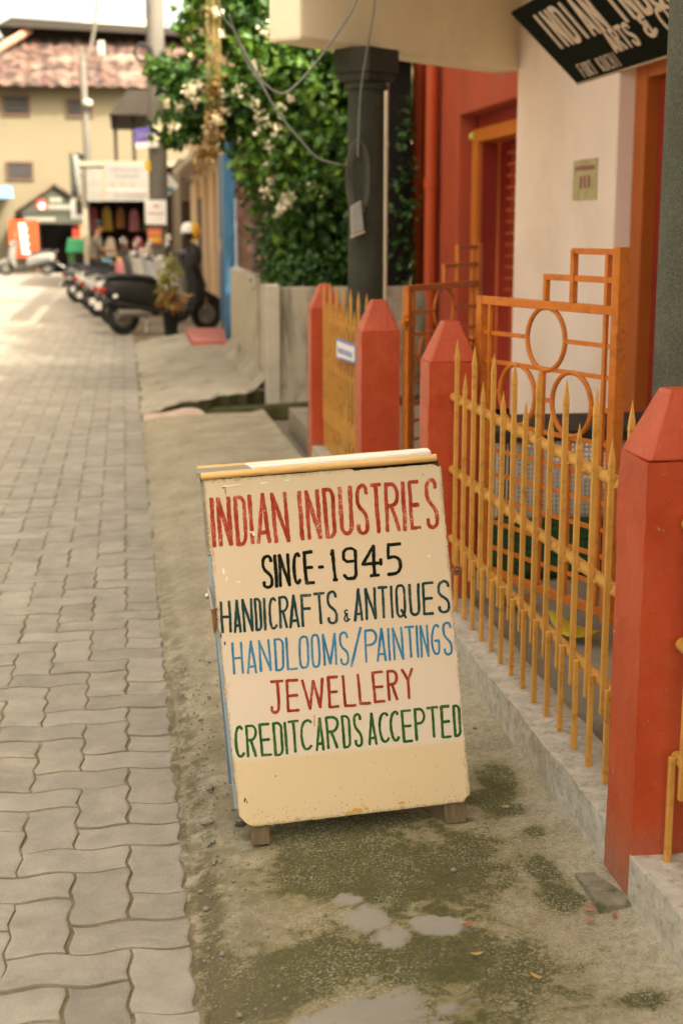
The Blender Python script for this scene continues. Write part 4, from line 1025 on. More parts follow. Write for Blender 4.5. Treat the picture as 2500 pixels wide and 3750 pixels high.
# ------------------------------------------------------------------ vegetation
def leaf_mat(name, dark, mid, light, trans=0.25):
    m, nt, b = base(name)
    at = nd(nt, 'ShaderNodeAttribute', attribute_name='tint')
    c = ramp(nt, at.outputs['Fac'], [(0, dark), (0.55, mid), (1, light)])
    n_ = noise(nt, coord(nt, 'Object'), 1.1, 3)
    c = mixc(nt, 1.0, c, ramp(nt, n_, [(0.3,(0.75,0.78,0.7)),(0.7,(1.25,1.2,1.15))]), 'MULTIPLY')
    nt.links.new(c, b.inputs['Base Color']); b.inputs['Roughness'].default_value = 0.5
    tr = nd(nt, 'ShaderNodeBsdfTranslucent'); nt.links.new(c, tr.inputs['Color'])
    mx = nd(nt, 'ShaderNodeMixShader'); mx.inputs[0].default_value = trans
    nt.links.new(b.outputs[0], mx.inputs[1]); nt.links.new(tr.outputs[0], mx.inputs[2])
    nt.links.new(mx.outputs[0], nt.nodes['Material Output'].inputs['Surface'])
    return m
m_leafA = leaf_mat('bougainvillea_leaf', (0.012,0.045,0.004), (0.042,0.118,0.008), (0.15,0.25,0.016), 0.3)
m_leafD = leaf_mat('dark_leaf', (0.008,0.032,0.004), (0.020,0.070,0.007), (0.050,0.13,0.012), 0.2)
m_petal = leaf_mat('white_bract', (0.45,0.42,0.26), (0.68,0.63,0.45), (0.78,0.72,0.58), 0.3)
m_dry = leaf_mat('dry_leaf', (0.10,0.05,0.012), (0.30,0.17,0.045), (0.42,0.28,0.10), 0.2)
m_bark = mat('bark', (0.11,0.08,0.05), 0.9, 0.3, 6, 60, 0.6, stretch=(3,3,0.6))
def leaves(clumps, size, name, m, parent, seed=1, asp=0.6, shell=0.45, lite=0.5):
    g = np.random.default_rng(seed); V = []; F = []; T = []
    for (c, r, n) in clumps:
        cl_ = lite + (g.uniform(-0.22, 0.24) if n > 250 else 0.08)
        d = g.normal(size=(n,3)); d /= np.linalg.norm(d, axis=1)[:,None]
        rad = g.uniform(0,1,n)**shell
        # uneven outline: radius varies with direction
        k1 = g.normal(size=3)*2.2; k2 = g.normal(size=3)*4
        rad = rad*(1+0.28*np.sin(d@k1+g.uniform(0,6))+0.16*np.sin(d@k2+g.uniform(0,6)))
        P = np.array(c) + d*rad[:,None]*np.array(r)
        ax = g.normal(size=(n,3)); ax[:,2] -= 0.35; ax /= np.linalg.norm(ax,axis=1)[:,None]
        nr = d*0.7 + g.normal(size=(n,3))*0.55 + np.array([0,0,0.6]); s = np.cross(ax, nr); s /= (np.linalg.norm(s,axis=1)[:,None]+1e-6)
        L = size*g.uniform(0.6,1.35,n)
        up = np.cross(s, ax)
        for i in range(n):
            o = len(V); a = ax[i]*L[i]; b_ = s[i]*L[i]*asp*0.5; u_ = up[i]*L[i]*0.10
            V += [tuple(P[i]), tuple(P[i]+a*0.45+b_+u_), tuple(P[i]+a), tuple(P[i]+a*0.45-b_+u_)]
            F += [(o,o+1,o+2),(o,o+2,o+3)]; t = float(np.clip(g.normal(cl_,0.20),0,1)); T += [t,t]
    mb = MB(); mb.v = V; mb.f = F
    return mb.build(name, m, parent, tint=T)
bg_ = empty('flowering_bush', (2.1, 13.6, 0.5), 'big bougainvillea bush with white blossom spilling over the garden wall', 'bush')
tk = MB()
for (pts, r) in (([(1.75,13.6,0.5),(1.7,13.5,1.4),(1.5,13.4,2.3),(1.2,13.3,3.0),(0.8,13.2,3.3)],[.05,.045,.035,.02,.01]),
                 ([(1.9,13.7,0.5),(2.0,13.8,1.6),(2.1,13.8,2.6),(2.0,13.7,3.6),(1.6,13.6,4.3)],[.05,.045,.035,.025,.012]),
                 ([(1.5,13.4,2.3),(1.0,13.4,2.5),(0.5,13.4,2.6)],[.03,.02,.008]), ([(2.1,13.8,2.6),(2.5,13.7,3.1),(2.7,13.6,3.5)],[.03,.02,.01])):
    tk.tube(catmull([*pts], 4), [r[min(int(i/4), len(r)-1)] for i in range(len(pts)*4-3)], 8)
tk.build('stem', m_bark, bg_, smooth=True)
CL = [((1.95,13.4,1.55),(.62,.6,.62),2600), ((1.75,13.3,2.2),(.62,.6,.6),2600), ((2.15,13.3,2.2),(.40,.5,.7),1500), ((2.0,13.5,2.9),(.7,.6,.6),2600),
      ((1.5,13.3,3.0),(.6,.55,.5),1900), ((1.65,13.5,3.6),(.8,.6,.55),2200), ((2.3,13.6,3.6),(.6,.6,.5),1500), ((1.15,13.3,3.45),(.42,.5,.42),900),
      ((1.1,13.3,2.75),(.45,.45,.42),1200), ((0.78,13.3,2.62),(.38,.4,.33),900), ((0.55,13.3,2.86),(.34,.4,.26),620), ((0.50,13.3,2.45),(.26,.3,.26),420),
      ((1.30,13.2,2.25),(.35,.4,.35),900), ((0.62,13.3,3.36),(.16,.25,.18),110), ((0.72,13.35,3.62),(.18,.25,.16),150), ((0.95,13.3,3.85),(.35,.4,.3),420), ((0.36,13.3,2.98),(.14,.2,.10),110), ((1.55,13.15,1.35),(.28,.3,.32),700), ((0.72,13.3,3.1),(.14,.2,.2),90), ((2.2,13.9,4.6),(1.0,.8,.7),1800), ((2.9,14.3,5.2),(.9,.8,.8),1500), ((1.9,14.6,4.4),(.6,.7,.6),900)]
leaves(CL, 0.086, 'foliage', m_leafA, bg_, 3, 0.68)
leaves([((1.8,12.75,1.22),(.6,.22,.3),1100), ((2.2,12.9,1.3),(.30,.3,.42),700), ((1.50,14.6,1.5),(.16,.9,.7),1100), ((1.45,13.3,1.22),(.22,.4,.20),520), ((1.48,15.2,2.3),(.14,.8,.5),600), ((2.48,12.58,1.6),(.16,.05,.75),190), ((2.44,12.57,2.4),(.08,.04,.4),50)], 0.06, 'foliage', m_leafD, bg_, 5, 0.7)
FL = [(1.28,3.25,.12),(1.19,2.94,.12),(1.07,2.58,.12),(1.01,2.73,.10),(1.29,2.29,.09),(1.33,2.19,.08),(1.28,2.11,.10),(1.24,1.89,.11),(1.19,1.78,.10),(1.48,1.84,.13),(1.44,1.78,.10),(1.05,2.48,.13),(1.19,2.5,.14),
      (0.71,2.78,.11),(0.58,2.88,.10),(0.67,2.65,.12),(0.45,2.44,.08),(0.53,2.34,.09),(0.35,2.44,.06),(0.89,2.69,.09),(0.8,2.9,.09),(1.41,2.58,.12),(1.69,1.94,.07),(1.83,2.27,.07),(0.31,2.32,.05),(0.61,2.76,.09),(1.0,3.5,.08),(0.86,3.42,.07),(0.75,2.42,.08),(1.12,2.35,.09),(1.33,2.42,.10),(0.93,2.56,.07)]
FL += [(1.24,2.85,.07),(1.15,2.64,.09),(1.30,1.98,.07),(1.36,2.02,.06),(0.52,2.6,.06),(0.40,2.62,.05),(0.64,2.5,.08),(0.85,2.5,.07),(1.5,2.7,.06),(1.55,2.4,.06),(1.38,1.72,.07),(0.58,2.72,.06),(1.62,3.1,.06),(0.9,3.2,.06)]
FL = [f for i, f in enumerate(FL) if i % 3 != 2]
for i, (x, z, r) in enumerate(FL):
    r *= random.uniform(0.60, 0.82)
    leaves([((x+random.uniform(-.02,.02), 12.85+random.uniform(-.08,.08), z), (r*0.85, r, r), int(8+r*170))], 0.042, 'blossom', m_petal, bg_, 40+i, 1.0, 0.5, 0.55)
# dark trees further back in the garden
gt = empty('garden_tree', (2.6, 15.5, 0.5), 'dark dense tree in the shade behind the flowering bush', 'tree')
MB().tube([(2.6,15.5,0.5),(2.65,15.5,2.0),(2.5,15.4,3.6)], [.12,.1,.06], 10).build('trunk', m_bark, gt, smooth=True)
leaves([((2.7,15.2,1.3),(.9,.7,.9),2600), ((2.6,15.2,2.6),(1.0,.8,.9),3000), ((2.2,15.4,3.9),(1.1,.8,.8),2600), ((3.3,15.3,2.2),(.6,.7,1.2),1400), ((1.8,15.6,2.2),(.4,.6,1.2),1400), ((2.9,17.6,2.6),(1.2,1.3,2.2),2600), ((2.7,16.2,4.9),(1.1,1.3,.9),2600), ((2.8,18.3,4.6),(1.0,1.2,1.1),2200), ((2.1,16.6,4.9),(.7,1.1,.8),1800), ((2.0,18.4,4.7),(.6,1.0,.9),1500), ((1.75,15.4,4.9),(.5,1.2,.7),1300), ((1.7,17.6,5.1),(.5,1.2,.8),1300)], 0.10, 'crown', m_leafD, gt, 9, 0.7)
# dried creeper hanging from the overhang
dc = empty('dry_creeper', (0.8, 12.9, 3.3), 'brown dried creeper hanging down beside the white blossom', 'creeper')
st = MB()
for k in range(10):
    x = 0.83+random.uniform(-.06,.06)
    st.tube(catmull([(x,12.95,3.9),(x+random.uniform(-.02,.03),12.92,3.2),(x+random.uniform(-.03,.03)-.01,12.9,2.7),(x-0.03+random.uniform(-.04,.04),12.88,2.3)], 5), 0.004, 5)
st.build('stem', mat('dry_stem', (0.22,0.16,0.05), 0.9, 0.3), dc)
leaves([((0.80,12.88,2.45),(.07,.1,.22),70), ((0.77,12.86,2.22),(.10,.1,.13),100), ((0.82,12.9,2.75),(.07,.08,.2),70)], 0.075, 'dead_leaves', m_dry, dc, 21, 0.55)
# ------------------------------------------------------------------ peach house with pilasters, blue shutter
m_peach = mat('peach_wall', (0.52,0.36,0.22), 0.8, 0.08, 2, 40, 0.2, stain=(0.36,0.26,0.16), sscale=1.2, samt=0.3)
m_peach2 = mat('peach_trim', (0.58,0.43,0.29), 0.8, 0.08, 2, 40, 0.2)
m_brownwood = mat('brown_woodwork', (0.28,0.15,0.08), 0.7, 0.2, 4, 50, 0.2)
ph = empty('peach_house', (1.3, 25, 0.1), 'peach house front with vertical pilasters and an open upper veranda beyond the bush', 'house')
MB().box(1.54, 6, 19.72, 31.95, 0, 2.62).build('wall', m_peach, ph)
for y0, y1 in ((19.73,20.1),(22.35,22.85),(24.2,24.8),(26.6,27.4),(29.5,31.94)):
    MB().box(1.47, 1.538, y0, y1, 0, 2.45).build('pilaster', m_peach2, ph, bevel=0.01)
MB().box(1.50, 1.542, 27.65, 29.3, 0.0, 2.1).build('doorway', mat('dark_brown_door', (0.05,0.03,0.02), 0.7, 0.2), ph)
MB().box(1.12, 1.60, 19.75, 31.9, 2.625, 2.74).build('eave_slab', m_pilaster, ph)
MB().box(1.48, 1.62, 19.75, 31.9, 2.745, 5.0).build('parapet', m_peach, ph)
MB().box(1.46, 1.66, 25.0, 25.5, 2.745, 5.55).build('veranda_post', m_peach2, ph)
MB().box(1.46, 1.66, 31.4, 31.8, 2.745, 5.55).build('veranda_post', m_peach2, ph)
MB().box(1.40, 1.68, 19.75, 31.9, 5.553, 5.72).build('veranda_beam', m_brownwood, ph)
MB().box(1.53, 1.58, 25.5, 31.4, 5.25, 5.30).build('veranda_rail', m_brownwood, ph)
bs = empty('blue_shutter', (1.3, 18.6, 0.2), 'tall blue door shutter with a grey edge post, just past the garden wall', 'shutter')
m_bl = mat('blue_gloss', (0.038,0.115,0.21), 0.45, 0.15, 3, 50, 0.15)
m_bl2 = mat('greyblue_post', (0.19,0.23,0.29), 0.55, 0.1, 3, 50, 0.1)
MB().box(1.30, 1.36, 17.7, 19.70, 0.14, 2.62).build('panel', m_bl, bs)
for y0, y1 in ((17.75,18.3),(18.45,19.0),(19.15,19.65)):
    for z0, z1 in ((0.3,1.25),(1.4,2.5)):
        MB().box(1.28,1.298,y0,y1,z0,z1).build('raised_panel', m_bl, bs, bevel=0.008)
MB().box(1.322, 1.36, 17.50, 17.697, 0.1, 1.9).build('edge_post', m_bl2, bs, bevel=0.01)
MB().box(1.21, 1.319, 17.52, 17.69, 0.1, 2.6).build('frame_post', m_bl, bs, bevel=0.01)
bd = empty('brown_door', (1.7, 19.5, 0.1), 'dark brown wooden door in the shade right of the blue shutter', 'door')
MB().box(1.37, 2.6, 19.55, 19.70, 0.1, 2.62).build('panel', mat('dark_brown_door', (0.05,0.03,0.02), 0.7, 0.2), bd)
for i in range(3): MB().box(1.42+i*0.36,1.70+i*0.36,19.53,19.548,0.4,2.4).build('raised_panel', mat('brown_door_panel', (0.085,0.042,0.025), 0.6, 0.2), bd, bevel=0.008)
MB().box(1.63, 6, 19.75, 19.95, 2.625, 4.5).build('gable_wall', m_peach, ph)
tag(MB().box(0.80, 1.35, 17.5, 19.6, 0.10, 0.21).build('doorstep', mat('pink_oxide', (0.42,0.14,0.11), 0.7, 0.15), bevel=0.01), 'pinkish red doorstep at the foot of the blue shutter', 'doorstep')

# ------------------------------------------------------------------ far end of the street: yellow house, porch
m_yellow = mat('yellow_wall', (0.138,0.115,0.072), 0.85, 0.07, 0.5, 20, 0.2, stain=(0.112,0.09,0.055), sscale=0.35, samt=0.3)
def tile_mat():
    m, nt, b = base('clay_tiles'); v = coord(nt, 'Object')
    vo = nd(nt, 'ShaderNodeTexVoronoi'); vo.inputs['Scale'].default_value = 3.4; nt.links.new(v, vo.inputs['Vector'])
    n1 = noise(nt, v, 1.2, 4)
    hs = nd(nt, 'ShaderNodeSeparateColor'); nt.links.new(vo.outputs['Color'], hs.inputs[0])
    c = ramp(nt, hs.outputs[0], [(0.1,(0.014,0.007,0.005)),(0.5,(0.050,0.022,0.014)),(0.9,(0.115,0.058,0.040))])
    c = mixc(nt, smooth(nt, n1, 0.5, 0.7), c, (0.17,0.12,0.085))
    nt.links.new(c, b.inputs['Base Color']); b.inputs['Roughness'].default_value = 0.85
    bump(nt, b, vo.outputs['Distance'], 0.8, 0.05); return m
m_tile = tile_mat()
m_win = mat('dark_window_glass', (0.026,0.023,0.022), 0.8, 0.2, 4, 30, 0.0)
m_rooftin = mat('grey_tin_roof', (0.26,0.25,0.21), 0.6, 0.15, 2, 30, 0.2)
m_umber = mat('dark_umber_wood', (0.018,0.013,0.008), 0.8, 0.25, 3, 40, 0.2)
yh = empty('yellow_house', (-2, 51, 0), 'two-storey pale yellow house with red tiled roof closing the end of the street', 'house')
MB().box(-14, 4.5, 49.5, 60, 0, 6.3).build('wall', m_yellow, yh)
rf = MB()
NX, NZ = 110, 14
for i in range(NX+1):
    for k in range(NZ+1):
        t = k/NZ; x0, x1 = -15.0, 5.2
        x = x0+(x1-x0)*i/NX
        rf.v.append((x, 48.75+t*4.35, 6.0+t*2.0+0.035*math.sin(i*math.pi)+0.045*math.sin(x*21)+0.02*((k*7+i*3) % 5)/5))
for i in range(NX):
    for k in range(NZ):
        o = i*(NZ+1)+k; rf.f.append((o, o+NZ+1, o+NZ+2, o+1))
rf.build('tiled_roof', m_tile, yh)
MB().tube([(-5.3,48.7,6.25),(-3.0,52.6,8.2)], 0.13, 8).build('hip_ridge', mat('ridge_tile', (0.34,0.17,0.11), 0.8, 0.2), yh)
MB().box(-3.5, 5.0, 53.0, 58, 7.6, 8.25).build('clerestory', m_umber, yh)
MB().hexa([(-4.1,52.0,8.25),(5.4,52.0,7.95),(5.4,59,7.95),(-4.1,59,8.25),(-3.6,52.6,8.62),(5.4,52.6,8.2),(5.4,59,8.2),(-3.6,59,8.62)]).build('upper_roof', m_umber, yh)
MB().hexa([(-1.5,53.2,8.5),(1.6,53.2,8.2),(1.6,57,8.2),(-1.5,57,8.5),(-0.7,53.6,9.0),(1.6,53.6,8.75),(1.6,56,8.75),(-0.7,56,9.0)]).build('tin_roof', m_rooftin, yh)
for (x0, x1, z0, z1) in ((-3.74,-2.96,5.17,5.69),(-1.68,-0.95,5.13,5.61),(-3.70,-2.95,3.10,3.57)):
    fr_ = MB(); fr_.box(x0-0.07,x1+0.07,49.43,49.497,z0-0.07,z0); fr_.box(x0-0.07,x1+0.07,49.43,49.497,z1,z1+0.07); fr_.box(x0-0.07,x0,49.432,49.497,z0,z1); fr_.box(x1,x1+0.07,49.432,49.497,z0,z1)
    wo_ = fr_.build('window', mat('dark_window_frame', (0.085,0.048,0.032), 0.7, 0.2), yh)
    MB().box(x0,x1,49.47,49.498,z0,z1).build('pane', m_win, wo_)
    mb = MB()
    for k in (1,2): mb.box(x0,x1,49.44,49.468,z0+(z1-z0)*k/3-0.014,z0+(z1-z0)*k/3+0.014)
    mb.build('bar', mat('window_bar_grey', (0.075,0.07,0.065), 0.6, 0.1), wo_)
gp = empty('gabled_porch', (-2.3, 48.3, 0), 'dark gabled shop porch with a red round emblem and white lettering over a black doorway', 'porch')
m_dk = mat('dark_green_board', (0.045,0.048,0.034), 0.7, 0.2, 2, 30, 0.1)
MB().extr([(-3.36,1.95),(-1.25,1.95),(-1.25,2.20),(-2.15,2.80)], 'y', 47.9, 48.0).build('gable_board', m_dk, gp)
MB().extr([(-3.2,1.62),(-1.3,1.62),(-1.3,1.947),(-3.2,1.947)], 'y', 47.93, 48.03).build('fascia', m_dk, gp)
MB().bar((-3.5,48.6,1.93),(-2.15,48.6,2.86),1.7,0.06,(0,0,1)).bar((-2.15,48.6,2.86),(-1.15,48.6,2.2),1.7,0.06,(0,0,1)).build('roof', m_tile, gp)
MB().tube([(-2.58,47.87,2.21),(-2.58,47.9,2.21)], 0.17, 24).build('emblem', mat('emblem_red', (0.50,0.03,0.025), 0.5, 0.1), gp)
MB().tube([(-2.575,47.84,2.18),(-2.575,47.868,2.18)], 0.10, 18).build('emblem_mark', m_white, gp)
mb = MB()
for i in range(6): mb.box(-2.36+i*0.13,-2.36+i*0.13+0.085,47.88,47.898,2.08,2.22)
for i in range(3): mb.box(-2.30+i*0.13,-2.30+i*0.13+0.09,47.88,47.898,2.30,2.44)
for i in range(8): mb.box(-3.10+i*0.12,-3.10+i*0.12+0.08,47.91,47.928,1.70,1.82)
mb.build('lettering', m_box, gp)
MB().box(-2.72,-1.65,49.40,49.49,0,1.95).build('doorway', m_black, gp)
MB().box(-1.64,-1.42,48.1,49.48,0,1.6).build('door_leaf', m_deepred, gp)
MB().box(-2.80,-2.73,48.0,48.1,0,1.62).build('post', m_brownwood, gp); MB().box(-1.38,-1.30,48.0,48.1,0,1.62).build('post', m_brownwood, gp)
m_bred = mat('orange_red_banner', (0.50,0.05,0.012), 0.6, 0.08, 3, 30, 0.05)
bn2 = empty('banner', (-3.1, 47.5, 0), 'orange-red upright banner with a column of white letters beside the dark doorway', 'banner')
MB().box(-3.62,-2.72,47.5,47.56,0.55,1.74).build('board', m_bred, bn2)
mb = MB()
for k in range(8): mb.box(-3.30+0.01*k, -3.30+0.01*k+(0.24 if k % 2 else 0.19), 47.485, 47.498, 1.54-0.125*k, 1.54-0.125*k+0.085)
mb.build('lettering', m_white, bn2)
aw = empty('blue_awning', (-4.0, 48.3, 2.6), 'light blue awning at the left edge on the yellow wall', 'awning')
m_aw = mat('blue_tarpaulin', (0.10,0.22,0.29), 0.6, 0.1)
MB().hexa([(-6.5,47.8,2.42),(-3.45,47.8,2.42),(-3.45,47.85,2.40),(-6.5,47.85,2.40),(-6.5,47.82,2.47),(-3.45,47.82,2.47),(-3.6,49.4,2.85),(-6.5,49.4,2.85)]).build('sheet', m_aw, aw)
mb = MB()
for x in (-6.4,-5,-3.6): mb.bar((x,47.84,2.41),(x,49.45,2.75),0.04,0.04)
mb.build('bracket', m_rust, aw)

# ------------------------------------------------------------------ souvenir shop on the right
m_shopwall = mat('shop_plaster', (0.22,0.185,0.135), 0.85, 0.12, 1, 30, 0.2)
sv = empty('souvenir_shop', (0.2, 39, 0), 'souvenir shop with a dark open front, white sign panel and a roof terrace', 'shop')
MB().box(-0.98, -0.86, 36.5, 44, 0, 3.0).build('side_wall', m_shopwall, sv); MB().box(1.25, 3.0, 32, 44, 0, 3.0).build('wall', m_shopwall, sv)
MB().box(-0.855, 1.247, 40, 44, 0, 3.0).build('back_wall', m_umber, sv); MB().box(-1.0, 3.1, 36.4, 44.1, 3.003, 3.12).build('roof_slab', m_shopwall, sv)
MB().box(-0.86, -0.42, 36.35, 36.45, 2.15, 2.95).build('side_panel', mat('faded_panel', (0.15,0.138,0.12), 0.8, 0.15), sv)
MB().box(1.28, 1.95, 31.955, 31.995, 0.0, 2.1).build('side_door', mat('dark_brown_door', (0.05,0.03,0.02), 0.7, 0.2), sv)
for x in (-0.12, 0.34, 1.1): MB().box(x-0.045, x+0.045, 37.5, 37.6, 3.123, 4.45).build('terrace_post', m_umber, sv)
MB().hexa([(-0.25,37.0,4.28),(2.5,37.0,4.28),(2.5,43,4.28),(-0.25,43,4.28),(0.22,38.2,4.98),(2.5,38.2,4.98),(2.5,42,4.98),(0.22,42,4.98)]).build('terrace_roof', m_umber, sv)
ss = empty('shop_sign', (0.1, 35, 2.5), 'large white shop sign with rows of small dark lettering over the souvenir shop', 'sign')
MB().box(-0.40, 0.64, 35.0, 35.06, 2.14, 3.02).build('board', mat('offwhite_sign', (0.165,0.15,0.132), 0.6, 0.06), ss)
MB().box(-0.46, -0.405, 34.98, 35.07, 2.2, 2.86).build('edge', m_brownwood, ss)
m_ink = mat('grey_ink', (0.12,0.11,0.11), 0.7, 0.2)
mb = MB()
for i in range(9): mb.box(-0.25+i*0.085,-0.25+i*0.085+0.055,34.99,34.998,2.84,2.91)
for i in range(7): mb.box(-0.15+i*0.085,-0.15+i*0.085+0.055,34.99,34.998,2.70,2.76)
for i in range(10): mb.box(-0.2+i*0.075,-0.2+i*0.075+0.05,34.99,34.998,2.25,2.30)
mb.build('lettering', m_ink, ss)
for i in range(3): MB().tube([(-0.2+i*0.24,34.98,2.56),(-0.2+i*0.24,34.998,2.56)], 0.042, 12).build('dot', m_brownwood, ss)
MB().box(-0.36,0.6,34.99,34.998,2.39,2.42).build('line', mat('pink_line', (0.55,0.28,0.26), 0.7, 0.1), ss)
gcol = [(0.45,0.10,0.13),(0.50,0.32,0.06),(0.30,0.12,0.05),(0.52,0.20,0.22),(0.16,0.18,0.07),(0.42,0.25,0.10),(0.55,0.45,0.33),(0.20,0.06,0.04)]
gn = ['crimson','mustard','brown','pink','olive','tan','cream','dark red']
for i in range(10):
    x = -0.78 + (i % 5)*0.36 + (0.08 if i > 4 else 0); z1 = 2.05 - (0.75 if i > 4 else 0) + random.uniform(-.05,.05); y = 39.2-(0.5 if i > 4 else 0)+random.uniform(-.1,.1)
    k = i % 8; h = random.uniform(0.5,0.68); wv = random.uniform(0.11,0.15); mb = MB()
    secs = [((x,y,z1-h),(wv*1.15,0,0),(0,0.05,0)),((x,y,z1-h*0.5),(wv,0,0),(0,0.06,0)),((x,y,z1-0.12),(wv*0.95,0,0),(0,0.05,0)),((x,y,z1-0.04),(wv*0.6,0,0),(0,0.035,0)),((x,y,z1),(0.02,0,0),(0,0.02,0))]
    o = mb.loft(secs, 12).build('hanging_cloth', mat('cloth_'+gn[k].replace(' ','_'), gcol[k], 0.9, 0.2, 8, 30, 0.2), smooth=True)
    tag(o, gn[k]+' garment hanging in the '+('upper' if i < 5 else 'lower')+' row at the dark shop front', 'garment', 'garments hanging at the souvenir shop')
for i, (x, y, z, w_, h_, k) in enumerate(((0.05,33.6,0.0,.5,.75,3),(0.55,33.5,0.0,.45,.95,0),(-0.45,34.2,0.0,.4,.7,1),(0.25,33.2,0.0,.35,.45,6))):
    b_ = empty('goods_stand', (x,y,0), ['pink','crimson','mustard','cream'][i]+' cloth-covered stand of goods in front of the souvenir shop', 'stand', 'goods stands before the souvenir shop')
    MB().box(x-w_/2,x+w_/2,y-.2,y+.2,0.02,h_).build('cloth', mat('cloth_'+gn[k].replace(' ','_'), gcol[k], 0.9, 0.2, 8, 30, 0.2), b_, bevel=0.03)
    mb = MB()
    for j in range(5): mb.ball((x-w_*.35+j*w_*.17, y-.1+.05*(j%3), h_+0.05), (.05,.05,.06), 10, 7)
    mb.build('goods', [m_railwood, m_pvc, m_aw, m_orframe][i], b_, smooth=True)

# ------------------------------------------------------------------ poles and their signs
m_pole = mat('pole_concrete', (0.13,0.117,0.098), 0.9, 0.12, 2, 50, 0.3, stain=(0.08,0.07,0.055), sscale=1.5, samt=0.5)
p1 = empty('utility_pole', (0.67, 27, 0), 'thick grey concrete utility pole carrying a black cable ring and several small boards', 'pole', 'utility poles')
MB().tube([(0.67,27,0),(0.67,27,3),(0.68,27,7.5)], [0.155,0.17,0.15], 20).build('shaft', m_pole, p1, smooth=True)
MB().bar((0.40,26.98,6.6),(0.95,26.98,6.6),0.06,0.06).build('cross_arm', m_steel, p1)
mb = MB()
for k in range(4): mb.ring((0.45,26.78+0.015*k,4.62),(1,0,0),(0,0,1),0.145+0.006*k,0.018,28,7)
tag(mb.build('cable_ring', mat('black_rubber', (0.018,0.018,0.017), 0.6, 0.2), smooth=True), 'black ring of coiled cable hung high on the thick pole', 'cable ring')
def board(name, pts, y, t, m, label, cat='sign', marks=None, mm=None):
    r = empty(name, (pts[0][0], y, pts[0][1]), label, cat)
    MB().extr(pts, 'y', y, y+t).build('panel', m, r)
    if marks:
        mb = MB()
        for (x0, x1, z0, z1) in marks: mb.box(x0, x1, y-0.006, y-0.001, z0, z1)
        mb.build('lettering', mm, r)
    return r
m_purple = mat('purple_paint', (0.13,0.095,0.36), 0.6, 0.1)
board('purple_sign', [(0.26,3.04),(0.66,3.09),(0.62,3.34),(0.24,3.28)][::-1], 26.70, 0.03, m_purple, 'small purple sign with a white lower border on the thick pole')
tag(MB().extr([(0.28,2.93),(0.68,2.98),(0.665,3.085),(0.262,3.035)][::-1], 'y', 26.695, 26.73).build('lower_border', m_white, bpy.data.objects['purple_sign']))
mb = MB()
for i in range(5): mb.box(0.32+i*0.055,0.355+i*0.055,26.69,26.698,3.14+i*0.006,3.19+i*0.006)
mb.build('lettering', m_box, bpy.data.objects['purple_sign'])
board('paper_notice', [(0.41,1.60),(0.79,1.59),(0.80,2.03),(0.40,2.04)][::-1], 26.76, 0.02, m_white, 'white paper notice with a pink line tied round the thick pole', 'notice', [(0.45,0.75,1.78,1.81),(0.56,0.66,1.90,1.95)], mat('faded_pink', (0.55,0.27,0.26), 0.7, 0.1))
board('yellow_sticker', [(0.42,2.55),(0.53,2.55),(0.52,2.73),(0.43,2.73)][::-1], 26.79, 0.01, mat('bright_yellow', (0.62,0.36,0.02), 0.6, 0.1), 'small yellow sticker on the thick pole', 'sticker')
board('orange_poster', [(0.44,1.24),(0.70,1.24),(0.70,1.53),(0.44,1.53)][::-1], 26.77, 0.015, mat('poster_red', (0.50,0.12,0.08), 0.6, 0.25, 9), 'small red poster with yellow bands low on the thick pole', 'poster', [(0.46,0.68,1.28,1.36),(0.46,0.68,1.42,1.45)], mat('bright_yellow', (0.62,0.36,0.02)))
board('tilted_board', [(0.78,2.34),(0.84,2.10),(1.08,2.32),(0.90,2.56)][::-1], 28.2, 0.03, m_white, 'white and pale blue tilted board behind the thick pole', 'sign', [(0.86,0.98,2.2,2.3)], m_aw)
p2 = empty('utility_pole', (-0.93, 41, 0), 'slender far utility pole with a white lamp and a bent bracket on top', 'pole', 'utility poles')
MB().tube([(-0.88,41,0),(-0.90,41,3),(-0.97,41,6.1)], [0.13,0.10,0.09], 14).build('shaft', m_pole, p2, smooth=True)
MB().tube(catmull([(-1.0,40.95,6.35),(-0.93,40.95,6.08),(-0.80,40.95,6.12),(-0.68,40.95,6.5),(-0.56,40.95,7.1),(-0.52,40.95,7.6)],5), 0.045, 8).build('bent_bracket', m_pole, p2, smooth=True)
MB().ball((-0.86,40.8,4.84),(0.15,0.13,0.12),14,9).build('lamp', m_box, p2, smooth=True)
MB().box(-0.55,-0.35,40.9,41.0,6.1,6.5).build('insulator', m_box, p2, bevel=0.04)
vs = empty('vertical_sign', (-1.2, 41.5, 2.9), 'tall narrow black sign with a column of white letters by the far pole', 'sign')
MB().box(-1.42,-0.90,41.4,41.48,2.32,3.55).build('board', m_dk, vs)
mb = MB()
for k in range(9): mb.box(-1.31+0.012*k, -1.31+0.012*k+(0.17 if k % 2 else 0.13), 41.385, 41.398, 3.40-0.125*k, 3.40-0.125*k+0.085)
mb.build('lettering', m_white, vs)
MB().box(-1.36,-1.0,41.395,41.399,3.52,3.55).build('top_edge', m_box, vs)
wf = empty('hanging_sign', (-1.2, 41.2, 2.0), 'small dark sign with a wide white rim below the narrow black sign', 'sign')
mb = MB(); mb.box(-1.42,-1.28,41.2,41.25,1.75,2.30); mb.box(-1.08,-0.93,41.2,41.25,1.75,2.30); mb.box(-1.279,-1.081,41.2,41.25,1.75,1.86)
mb.build('rim', m_white, wf); MB().box(-1.279,-1.081,41.22,41.24,1.862,2.28).build('panel', m_dk, wf)
bi = empty('bin', (-1.3, 41.4, 0), 'tall green litter bin with a bright green lid at the street end', 'bin')
m_gr = mat('green_plastic', (0.075,0.16,0.06), 0.55, 0.15); m_gr2 = mat('bright_green_plastic', (0.06,0.36,0.15), 0.5, 0.1)
